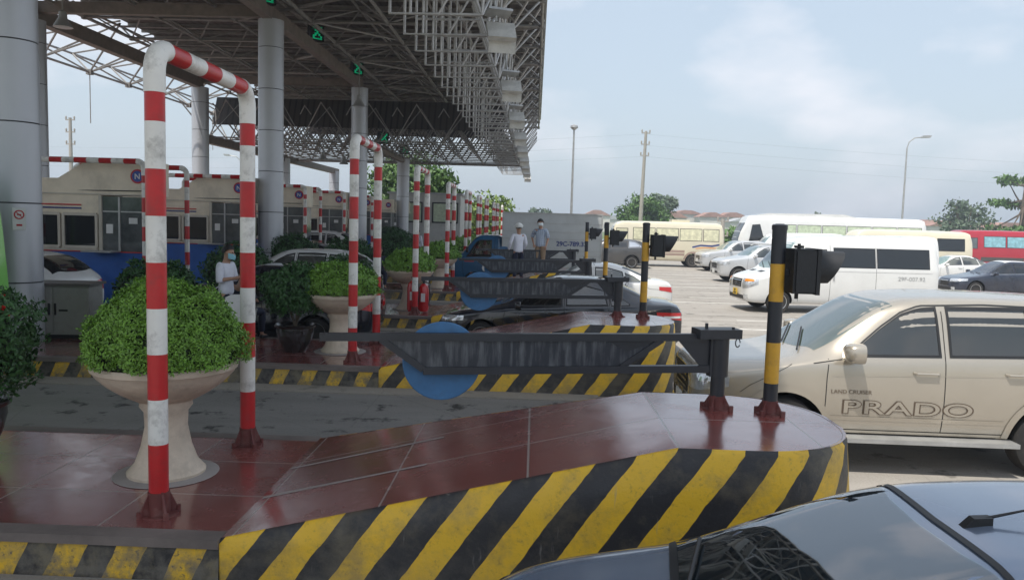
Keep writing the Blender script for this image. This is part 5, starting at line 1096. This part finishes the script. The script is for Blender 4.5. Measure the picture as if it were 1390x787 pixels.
# ---- buses
def bus(name, label, loc, stt, pm, axles, r, wins, wm, rz=0, cat='bus', low=None, group='buses and coaches waiting beyond the cars', door=None, ws=None, front_rake=None):
    c = Car(name, label, cat, group, loc, stt, pm, axles, r, rz, boxy=1, rimstyle=0, rimm=M['steel'], wheel_w=.25, step=.12)
    for k, (xa, xb, za, zb_) in enumerate(wins): c.window([(xa, za), (xb, za)], [(xa, zb_), (xb, zb_)], m=wm[k % len(wm)], frame=.035)
    if low: 
        L__ = c.Lx; xs_ = [0.08] + [v for a in axles for v in (a - r - .11, a + r + .11)] + [L__ - .08]
        for xa, xb in zip(xs_[::2], xs_[1::2]): c.side('lower_band', low[0], [(xa, low[1]), (xb, low[1])], [(xa, low[2]), (xb, low[2])], .003, nu=10, nv=2)
        for a in axles:
            rr_ = r + .13; Pq = [(a + rr_ * math.cos(R(k)), r + rr_ * math.sin(R(k))) for k in range(10, 171, 10)]; c.seam(Pq, .10, 'wheel_arch_trim', low[0], off=.006)
    return c
def busst(L_, W_, z0, zs, H, nose=.25):
    return [(0, z0 + .1, .9, 1.0, W_ * .72, W_ * .66), (.03, z0, 1.0, 1.2, W_ * .86, W_ * .80), (.12, z0, 1.1, zs * 1.0, W_ * .95, W_ * .88), (nose, z0, zs * .9, zs + (H - zs) * .62, W_ * .99, W_ * .88), (nose + .22, z0, zs, H - .12, W_, W_ * .86), (nose + .6, z0, zs, H - .02, W_, W_ * .86), (L_ * .5, z0, zs, H, W_, W_ * .86), (L_ - .5, z0, zs, H - .02, W_, W_ * .86), (L_ - .12, z0 + .02, zs, H - .12, W_ * .97, W_ * .84), (L_, z0 + .15, zs * .95, H - .4, W_ * .92, W_ * .8)]
c = bus('minibus', 'beige minibus with cream curtains and dusty pink lower side', (4.6, 50.4, 0), busst(7.0, 1.02, .36, 1.6, 2.78), M['cream'], (1.25, 5.15), .40, [(1.45, 2.82, 1.62, 2.38), (2.88, 4.25, 1.62, 2.38), (4.31, 5.68, 1.62, 2.38), (5.74, 6.72, 1.62, 2.38), (.42, 1.15, 1.35, 2.32)], [M['curtain_cream']], low=(M['brownlow'], .42, 1.05), rz=R(-1))
c.windshield(.18, .42, .85, .78, 1.3, 2.4, d=(1, 0, -.1)); c.lights(6.9, .9, 1.3, .6, .9, 'taillight', rear=True); c.seam([(5.1, 1.25), (5.6, 1.38), (6.3, 1.35), (6.75, 1.45)], .10, 'painted_swoosh', M['navy2']); c.seam([(5.3, 1.18), (5.9, 1.25), (6.6, 1.22)], .05, 'painted_swoosh', M['amber'])
b = MB(); b.box((4.4, 0, 2.84), (1.1, 1.1, .16)); b.build('roof_unit', M['cream'], c.t)
c = bus('coach', 'long white coach with pale green curtains behind the vans', (13.2, 53.6, 0), busst(12.0, 1.24, .4, 1.9, 3.40, .5), M['white'], (2.6, 8.6), .5, [(2.25 + k * 1.58, 2.25 + k * 1.58 + 1.52, 1.9, 2.82) for k in range(6)], [M['curtain']], rz=R(-2))
c.window([(.75, 1.7), (1.75, 1.75)], [(.95, 2.75), (1.45, 2.8)], m=M['glass']); c.windshield(.2, .6, 1.05, .95, 1.5, 2.85, d=(1, 0, -.1), m=M['glass']); b = MB(); b.prism([(1.2, 3.36), (2.0, 3.52), (6.8, 3.56), (7.6, 3.38)], -.9, .9); b.build('roof_unit', M['white'], c.t)
c = bus('minibus', 'red minibus with blue curtains at the right edge of the view', (28.6, 56.3, 0), busst(7.2, 1.04, .36, 1.6, 2.82), M['redbus'], (1.35, 5.2), .40, [(2.0, 3.45, 1.65, 2.42), (3.52, 5.0, 1.65, 2.42), (5.07, 6.6, 1.65, 2.42), (.5, 1.6, 1.55, 2.30)], [M['curtain_blue'], M['curtain_blue'], M['curtain_blue'], M['glass_light']], low=(M['greycar'], .42, 1.0), rz=R(-2))
c.windshield(.18, .42, .88, .80, 1.3, 2.4, d=(1, 0, -.1), m=M['glass']); cc_ = [(.95 + .12 * math.cos(R(k)), 1.32 + .12 * math.sin(R(k))) for k in range(0, 181, 20)]; c2_ = [(x, 2.64 - z) for x, z in cc_]; c.side('round_sticker', M['signw'], c2_, cc_, .008, 9, 3)
c = bus('minibus', 'second pale minibus, its rear end showing behind the large white van', (17.6, 45.8, 0), busst(6.6, 1.02, .36, 1.6, 2.66), M['cream'], (1.25, 5.0), .40, [(1.45 + k * 1.6, 2.95 + k * 1.6, 1.55, 2.25) for k in range(3)], [M['glass']], rz=R(-1))
c = bus('city_bus', 'bright green bus cut off by the left edge of the view', (-18.42, 9.9, 0), busst(11.0, 1.22, .34, 1.5, 3.15), M['green'], (2.4, 8.2), .48, [(1.5 + k * 1.45, 2.9 + k * 1.45, 1.35, 2.55) for k in range(6)], [M['glass']], rz=0)
c.lights(10.85, 1.0, 1.35, .8, 1.12, 'taillight', rear=True)

# ---- blue light truck with a grey cargo box
t = thing('box_truck', 'small blue truck with a grey cargo box, two men in front of it', 'truck', (-2.93, 29.2, 0), R(-1), 'cars queueing toward the toll lanes')
st = [(0, .42, .80, .95, .68, .60), (.03, .36, .95, 1.08, .76, .70), (.12, .34, 1.1, 1.20, .82, .76), (.30, .34, 1.16, 1.34, .85, .76), (.62, .34, 1.20, 1.72, .86, .72), (.86, .34, 1.22, 1.96, .86, .70), (1.1, .34, 1.22, 2.03, .86, .70), (1.62, .34, 1.22, 2.03, .86, .70), (1.74, .36, 1.22, 1.98, .85, .69), (1.78, .4, 1.2, 1.9, .84, .68)]
c = Car('x', 'x', 'x', None, (0, 0, 0), st, M['bluetruck'], (.82,), .33, boxy=1, rimstyle=0, rimm=M['steel'])
c.window([(.50, 1.23), (1.42, 1.25)], [(.60, 1.38), (.86, 1.78), (.98, 1.85), (1.42, 1.86)], m=M['cabin_side']); c.windshield(.26, .88, .72, .64, 1.36, 1.94, d=(.5, 0, -.85), m=M['cabin_front']); c.cabin(.22, 1.66, (1.35,), floor=1.0); c.lights(.2, .85, 1.05, .45, .74)
for pts in ([(.42, 1.25), (.38, .9), (.44, .5)], [(1.52, 1.95), (1.52, .5)]): c.seam(pts)
c.handle(1.34, 1.1); c.mirror_(.55, 1.5, M['black'], (.1, .14, .22)); cc_ = [(.62 + .10 * math.cos(R(k)) - .35, .93 + .10 * math.sin(R(k))) for k in range(0, 181, 20)]; 
cc_ = [(1.22 + .13 * math.cos(R(k)), .86 + .13 * math.sin(R(k))) for k in range(0, 181, 20)]; c2_ = [(x, 1.72 - z) for x, z in cc_]; c.side('round_sticker', M['signw'], c2_, cc_, .008, 9, 3); c.seam([(.45, 1.14), (1.0, 1.14)], .07, 'painted_stripe', M['signw'])
c.seam([(.45, 1.08), (.8, 1.08)], .03, 'painted_stripe', M['red2'])
for ch in list(c.t.children): ch.parent = t
bpy.data.objects.remove(c.t)
b = MB(); b.box((3.55, 0, 1.86), (3.5, 1.80, 1.95)); bx_ = b.build('cargo_box', M['box'], t, smooth=0)
b = MB()
for z in (.885, 2.845):
    for s_ in (-1, 1): b.box((3.55, s_ * .905, z), (3.54, .03, .05))
for x in (1.805, 5.295):
    for s_ in (-1, 1): b.box((x, s_ * .905, 1.86), (.045, .03, 1.95))
for z in (1.38, 1.55, 1.95, 2.2, 2.5): b.box((3.55, -.903, z), (3.48, .012, .016))
b.build('box_frame', M['galv'], bx_); b = MB(); b.box((3.4, 0, .70), (3.6, .8, .14)); b.box((3.4, -.7, .55), (1.3, .05, .35)); b.build('chassis', M['black'], t)
o = text_mesh('29C-789.33', .23, M['navy2'], 'lettering', t, ext=.002, offset=.004); o.location = (4.25, -.914, 1.79)
wl = [ch for ch in t.children if ch.name.startswith('wheel')]
for sd in (-1, 1): w_ = copy_tree(wl[0], t, loc=(4.4, sd * .72, .33)); w_.rotation_euler = (0, 0, 0 if sd < 0 else math.pi)
# ---------------------------------------------------------------- people
def skinned(name, verts, edges, radii, m, sub=2, root=0):
    me = bpy.data.meshes.new(name); me.from_pydata(verts, edges, []); o = bpy.data.objects.new(name, me); COL.objects.link(o)
    sk = o.modifiers.new('s', 'SKIN'); sk.use_smooth_shade = True; sk.branch_smoothing = .6
    for i, r in enumerate(radii):
        sv = me.skin_vertices[0].data[i]; sv.radius = (r, r) if not isinstance(r, tuple) else r; sv.use_root = (i == root)
    sb = o.modifiers.new('u', 'SUBSURF'); sb.levels = sub; bpy.context.view_layer.update()
    r_ = bpy.data.meshes.new_from_object(o.evaluated_get(bpy.context.evaluated_depsgraph_get())); bpy.data.objects.remove(o); bpy.data.meshes.remove(me)
    r_.materials.clear(); r_.materials.append(m); r_.shade_smooth(); n = bpy.data.objects.new(name, r_); COL.objects.link(n); return n
def join_into(o, others):
    bm = bmesh.new(); bm.from_mesh(o.data)
    for q in others: bm.from_mesh(q.data)
    bm.to_mesh(o.data); bm.free(); o.data.shade_smooth()
    for q in others: d = q.data; bpy.data.objects.remove(q); bpy.data.meshes.remove(d)
def person(label, loc, rz, J, shirt, pants, mask=None, helmet=False, sleeve=.55, head_dir=(0, -1, -.1), fingers=True, group=None, belt=True):
    """J: joints in body space, facing -Y. pelvis chest neck head, and for L/R shoulder elbow wrist hip knee ankle"""
    t = thing('person', label, 'person', loc, rz, group); V = Vector; J = {k: V(v) for k, v in J.items()}
    pv, ch, nk, hd = J['pelvis'], J['chest'], J['neck'], J['head']
    vs = [pv, pv.lerp(ch, .5), ch, nk - V((0, 0, .05)), nk, hd - V((0, -.01, .05)), hd + V((0, 0, .04)), hd + V((0, .005, .10))]; es = [(i, i + 1) for i in range(7)]
    rs = [(.13, .10), (.12, .09), (.145, .10), (.085, .07), .055, (.072, .084), (.084, .098), (.058, .068)]
    for s in 'LR':
        a = len(vs); sh, el, wr = J['shoulder' + s], J['elbow' + s], J['wrist' + s]; hw = (wr - el).normalized(); vs += [sh, sh.lerp(el, .5), el, el.lerp(wr, .5), wr, wr + hw * .05]; rs += [.052, .046, .038, .034, .024, (.034, .018)]
        es += [(2, a)] + [(a + i, a + i + 1) for i in range(5)]
        a = len(vs); hp, kn, an = J['hip' + s], J['knee' + s], J['ankle' + s]; vs += [hp, hp.lerp(kn, .5), kn, kn.lerp(an, .4), an, an + V((0, -.07, -.04)), an + V((0, -.16, -.055))]; rs += [.082, .074, .052, .050, .034, .034, .026]
        es += [(0, a)] + [(a + i, a + i + 1) for i in range(6)]
    body = skinned('body', vs, es, rs, M['skin']); extra = []
    # nose, ears, five fingers on each hand
    f = V(head_dir).normalized(); sx = f.cross(V((0, 0, 1))).normalized()
    extra.append(skinned('n', [hd + f * .085 + V((0, 0, .045)), hd + f * .108 + V((0, 0, .015)), hd + f * .098 + V((0, 0, .002))], [(0, 1), (1, 2)], [.009, .014, .010], M['skin'], 1))
    for sg in (-1, 1): extra.append(skinned('e', [hd + sx * sg * .078 + V((0, 0, .045)), hd + sx * sg * .088 + V((0, .01, .03)), hd + sx * sg * .078 + V((0, 0, .0))], [(0, 1), (1, 2)], [.009, .011, .008], M['skin'], 1))
    if fingers:
        for s in 'LR':
            wr, el = J['wrist' + s], J['elbow' + s]; d = (wr - el).normalized(); cdir = V(J.get('curl' + s, V((0, -.2, -1)))).normalized(); cdir = (cdir - d * cdir.dot(d)).normalized(); w = d.cross(cdir)
            for k, ln in enumerate((.062, .072, .068, .052)):
                b0 = wr + d * .07 + w * (k - 1.5) * .019; p1 = b0 + d * ln * .45 + cdir * ln * .12; p2 = p1 + (d * .75 + cdir * .7) * ln * .35; p3 = p2 + (d * .35 + cdir * .95) * ln * .28
                extra.append(skinned('f', [b0 - d * .02, b0, p1, p2, p3], [(0, 1), (1, 2), (2, 3), (3, 4)], [.010, .010, .009, .008, .007], M['skin'], 1))
            ts = 1 if s == 'L' else -1; b0 = wr + d * .03 + w * .028 * ts
            extra.append(skinned('f', [b0, b0 + d * .022 + w * .018 * ts, b0 + d * .045 + w * .022 * ts + cdir * .01, b0 + d * .06 + w * .014 * ts + cdir * .022], [(0, 1), (1, 2), (2, 3)], [.012, .011, .0095, .008], M['skin'], 1))
    join_into(body, extra); body.parent = t
    # shirt
    vs = [pv + V((0, 0, -.12)), pv + V((0, 0, .03)), pv.lerp(ch, .5), ch, nk - V((0, 0, .055))]; es = [(0, 1), (1, 2), (2, 3), (3, 4)]; rs = [(.165, .128), (.162, .126), (.152, .118), (.170, .125), (.095, .08)]
    for s in 'LR':
        a = len(vs); sh, el, wr = J['shoulder' + s], J['elbow' + s], J['wrist' + s]
        if sleeve > 1: seq = [sh, sh.lerp(el, .5), el, el.lerp(wr, .5), el.lerp(wr, .93)]; rr_ = [.070, .064, .055, .050, .042]
        else: seq = [sh, sh.lerp(el, sleeve * .6), sh.lerp(el, sleeve * 1.35)]; rr_ = [.070, .068, .064]
        vs += seq; rs += rr_; es += [(3, a)] + [(a + i, a + i + 1) for i in range(len(seq) - 1)]
    o = skinned('shirt', vs, es, rs, shirt); o.parent = t
    vs = [pv + V((0, 0, .02)), pv - V((0, 0, .06))]; es = [(0, 1)]; rs = [(.142, .112), (.145, .115)]
    for s in 'LR':
        a = len(vs); hp, kn, an = J['hip' + s], J['knee' + s], J['ankle' + s]; vs += [hp, hp.lerp(kn, .5), kn, kn.lerp(an, .5), an.lerp(kn, .05)]; rs += [.098, .090, .070, .064, .056]; es += [(1, a)] + [(a + i, a + i + 1) for i in range(4)]
    o = skinned('trousers', vs, es, rs, pants); o.parent = t
    for s in 'LR':
        an = J['ankle' + s]; o = skinned('shoe', [an + V((0, .04, -.045)), an + V((0, -.06, -.05)), an + V((0, -.17, -.06))], [(0, 1), (1, 2)], [(.045, .04), (.05, .035), (.042, .026)], M['shoe'], 2); o.parent = t
    # hair / helmet / mask / eyes
    def cap_(r, z0, back, name, m, sc=(1, 1, 1)):
        b = MB(); n = 20; vs = []
        for j in range(9):
            ph = math.pi / 2 * j / 8 * (1.1 if name == 'hair' else 1.2)
            for k in range(n):
                a = 2 * math.pi * k / n; d = V((math.cos(a) * math.sin(ph), math.sin(a) * math.sin(ph), math.cos(ph))); frontness = max(0, d.dot(f)) 
                z = d.z if not (frontness > .25 and d.z < .35) else max(d.z, .35)
                j_ = 1 + .04 * noise.noise(d * 6 + V(loc)); vs.append(hd - f * back + V((d.x * r * sc[0] * j_, d.y * r * sc[1] * j_, z0 + z * r * sc[2] * j_)))
        b.add(vs, [(j * n + k, j * n + (k + 1) % n, (j + 1) * n + (k + 1) % n, (j + 1) * n + k) for j in range(8) for k in range(n)]); return b.build(name, m, t, smooth=60)
    cap_(.108, .030, .018, 'hair', M['hair'], (.92, 1.03, 1.18))
    if helmet:
        cap_(.122, .075, .0, 'helmet', M['helmet'], (1, 1.08, .95)); b = MB(); b.lathe([(.128, .0), (.145, -.012), (.128, -.02)], 24, cap=False); o = b.build('helmet_brim', M['helmet'], t); o.location = hd + V((0, 0, .10))
    if mask:
        b = MB(); vs = []; n = 10
        for j in range(6):
            for k in range(n + 1):
                a = -1.25 + 2.5 * k / n; z = .03 - .095 * j / 5; r = .098 + .016 * math.cos(a) * math.sin(math.pi * (j + .5) / 6); vs.append(hd + f * (r * math.cos(a)) * 1.02 + sx * (r * .86 * math.sin(a)) + V((0, 0, z)))
        b.add(vs, [(j * (n + 1) + k, j * (n + 1) + k + 1, (j + 1) * (n + 1) + k + 1, (j + 1) * (n + 1) + k) for j in range(5) for k in range(n)]); b.build('face_mask', mask, t, smooth=60)
    for sg in (-1, 1):
        b = MB(); b.lathe([(.001, -.011), (.009, -.005), (.011, 0), (.009, .005), (.001, .011)], 10, cap=False); o = b.build('eye', M['hair'], t, smooth=60); o.location = hd + f * .088 + sx * sg * .031 + V((0, 0, .052))
    if not mask:
        b = MB(); b.box((0, 0, 0), (.045, .01, .008)); o = b.build('mouth', M['rust'], t); o.location = hd + f * .086 - V((0, 0, .032)); o.rotation_euler = (0, 0, math.atan2(f.y, f.x) + math.pi / 2)
    return t
def stand(**k):
    J = dict(pelvis=(0, 0, .95), chest=(0, .01, 1.27), neck=(0, .01, 1.46), head=(0, -.01, 1.58), shoulderL=(-.17, .01, 1.40), elbowL=(-.23, .03, 1.13), wristL=(-.24, -.06, .90), shoulderR=(.17, .01, 1.40), elbowR=(.23, .03, 1.13), wristR=(.24, -.06, .90),
             hipL=(-.09, 0, .90), kneeL=(-.10, -.02, .50), ankleL=(-.11, .02, .09), hipR=(.09, 0, .90), kneeR=(.10, -.02, .50), ankleR=(.11, .02, .09)); J.update(k); return J
# man with a phone: faces right, head bowed
J = stand(head=(0, -.06, 1.565), neck=(0, -.01, 1.455), elbowL=(-.22, -.02, 1.13), wristL=(-.08, -.27, 1.17), elbowR=(.22, -.02, 1.13), wristR=(.06, -.30, 1.19), curlL=(0, .2, 1), curlR=(0, .2, 1))
person('man in a white shirt and blue face mask looking down at his phone', (-5.22, 13.35, ZD), R(78), J, M['shirtw'], M['navycl'], mask=M['mask'], sleeve=.9, head_dir=(0, -1, -.35))
t = thing('phone', 'dark phone held by the man in the white shirt', 'phone', (-4.83, 13.42, ZD + 1.215), R(78)); b = MB(); b.box((0, 0, 0), (.075, .15, .010), rx=R(-20)); b.build('phone_body', M['black'], t); b = MB(); b.box((0, .0, .0065), (.066, .135, .002), rx=R(-20)); b.build('screen', M['glass'], t)
# two men on the ramp of the fourth island
zr = lambda x: ztop(x)
J = stand(wristL=(-.20, -.16, .93), wristR=(.27, -.10, .93), elbowR=(.27, .04, 1.15))
person('man in a white helmet and white shirt with his back turned, before the cargo box', (-.52, iy(3) + .9, zr(-.52) - .04), R(200), J, M['shirtw'], M['navycl'], helmet=True, sleeve=2).scale = (1.07, 1.07, 1.05)
J = stand(elbowL=(-.29, .12, 1.15), wristL=(-.19, -.06, .95), wristR=(.20, -.10, .90), head=(-.01, -.02, 1.58))
person('man in a checked short sleeved shirt and khaki trousers facing the viewer', (.18, iy(3) + 1.1, zr(.18) - .02), R(-14), J, M['check'], M['khaki'], mask=M['maskw'], sleeve=.75, head_dir=(.25, -1, 0)).scale = (1.07, 1.07, 1.05)
# people farther under the canopy
person('man in a white shirt and dark trousers standing behind the third arch post', (-5.6, iy(5) + .6, ZD), R(150), stand(), M['shirtw'], M['navycl'], sleeve=2, fingers=False)
sit = lambda: stand(pelvis=(0, 0, .55), chest=(0, .0, .87), neck=(0, -.02, 1.06), head=(0, -.06, 1.18), shoulderL=(-.17, 0, 1.0), elbowL=(-.22, -.08, .76), wristL=(-.12, -.28, .70), shoulderR=(.17, 0, 1.0), elbowR=(.22, -.08, .76), wristR=(.12, -.28, .70), hipL=(-.09, -.02, .52), kneeL=(-.12, -.42, .50), ankleL=(-.12, -.40, .09), hipR=(.09, -.02, .52), kneeR=(.12, -.42, .50), ankleR=(.12, -.40, .09))
STOOL = 'plastic stools on the islands'
stl = None
for k, (x, y, rz_, lab, sm) in enumerate([(-4.35, iy(5) + 1.6, 60, 'left one of two seated people in white behind the fourth island planter', M['shirtw']), (-3.95, iy(5) + 1.9, 100, 'right one of two seated people behind the fourth island planter', M['shirtw']), (-5.15, 13.85, 160, 'person in a dark shirt seated beside the black car, behind the first striped arch', M['navycl']), (-4.95, iy(3) + .7, 20, 'dark clothed person crouched on a stool left of the third island planter', M['navycl'])]):
    person(lab, (x, y, ZD), R(rz_), sit(), sm, M['navycl'], fingers=False, sleeve=.8)
    s_ = thing('stool', 'low white plastic stool under the ' + lab.replace(' in white behind the fourth island planter', '').replace(' behind the fourth island planter', '').split(',')[0].split(' on a')[0], 'stool', (x, y, ZD), R(rz_), STOOL)
    b = MB(); b.box((0, 0, .415), (.36, .34, .03)); b.build('seat', M['signw'], s_)
    for a_ in (-1, 1):
        for c_ in (-1, 1): b = MB(); b.tube([(a_ * .13, c_ * .12, .40), (a_ * .16, c_ * .15, 0)], .018, 6); b.build('leg', M['signw'], s_)
# white plastic chair beside the man with the phone
t = thing('plastic_chair', 'white plastic chair standing right of the man with the phone', 'chair', (-4.88, 13.05, ZD), R(200))
b = MB(); b.prism([(-.24, .44), (.24, .44), (.26, .60), (.22, .88), (.12, .93), (-.12, .93), (-.22, .88), (-.26, .60)], .20, .225); b.build('backrest', M['signw'], t)
b = MB(); b.box((0, 0, .44), (.48, .44, .03)); b.build('seat', M['signw'], t)
for a_ in (-1, 1):
    for c_ in (-1, 1): b = MB(); b.tube([(a_ * .2, c_ * .18, .43), (a_ * .24, c_ * .22, 0)], .022, 6); b.build('leg', M['signw'], t)
    b = MB(); b.tube([(a_ * .25, .2, .62), (a_ * .27, 0, .66), (a_ * .26, -.2, .62), (a_ * .24, -.2, .45)], .02, 6); b.build('armrest', M['signw'], t)
DR = sit(); DR['wristL'] = (-.05, -.36, 1.0); DR['elbowL'] = (-.2, -.2, .82)
person('driver in a dark shirt at the wheel of the champagne off-road wagon', (4.12, 8.90, .43), R(-91), DR, M['check'], M['navycl'], sleeve=.8)
person('driver in a white shirt at the wheel of the silver people carrier', (11.55, 46.3, .30), R(-84), sit(), M['shirtw'], M['navycl'], sleeve=.8, fingers=False)
# blue bundle and basket seen at the nose of the blue truck
t = thing('motor_scooter', 'dark motor scooter with blue panel parked left of the blue truck', 'scooter', (-3.55, iy(4) + .9, ZD), R(95))
for yy in (-.62, .62):
    b = MB(); b.lathe([(.17, -.045), (.24, -.05), (.265, 0), (.24, .05), (.17, .045)], 26, (0, 0, 0), 'X'); w_ = b.build('wheel', M['rubber'], t); w_.location = (0, yy, .265); b = MB(); b.lathe([(.17, -.03), (.05, -.04), (.05, .04), (.17, .03)], 20, axis='X'); b.build('rim', M['alloy'], w_)
b = MB(); b.box((0, -.05, .36), (.26, .62, .14)); b.box((0, .45, .55), (.24, .55, .26), rx=R(8)); b.box((0, -.48, .62), (.34, .10, .55), rx=R(-16)); b.build('body', M['disc'], t); b = MB(); b.box((0, .35, .74), (.26, .68, .10), rx=R(4)); b.build('seat', M['black'], t)
b = MB(); b.tube([(-.32, -.42, 1.0), (-.1, -.5, .98), (.1, -.5, .98), (.32, -.42, 1.0)], .02, 6); b.tube([(0, -.5, .98), (0, -.62, .27)], .03, 6); b.box((0, -.56, .90), (.2, .14, .16)); b.build('handlebar', M['black'], t)

# ---------------------------------------------------------------- haze in the air
b = MB(); b.box((30, 230, 12), (760, 620, 27)); hzo = b.build('haze', M['glass'], smooth=0); hzo.data.materials.clear()
hm = bpy.data.materials.new('haze_air'); hm.use_nodes = True; nt = hm.node_tree; nt.nodes.clear(); o_ = nt.nodes.new('ShaderNodeOutputMaterial'); v_ = nt.nodes.new('ShaderNodeVolumePrincipled')
v_.inputs['Color'].default_value = (.80, .88, 1, 1); v_.inputs['Density'].default_value = .0013; v_.inputs['Anisotropy'].default_value = .25; nt.links.new(v_.outputs[0], o_.inputs['Volume']); hzo.data.materials.append(hm); tag(hzo, 'thin pale summer haze filling the air over the plaza', 'haze', kind='stuff')
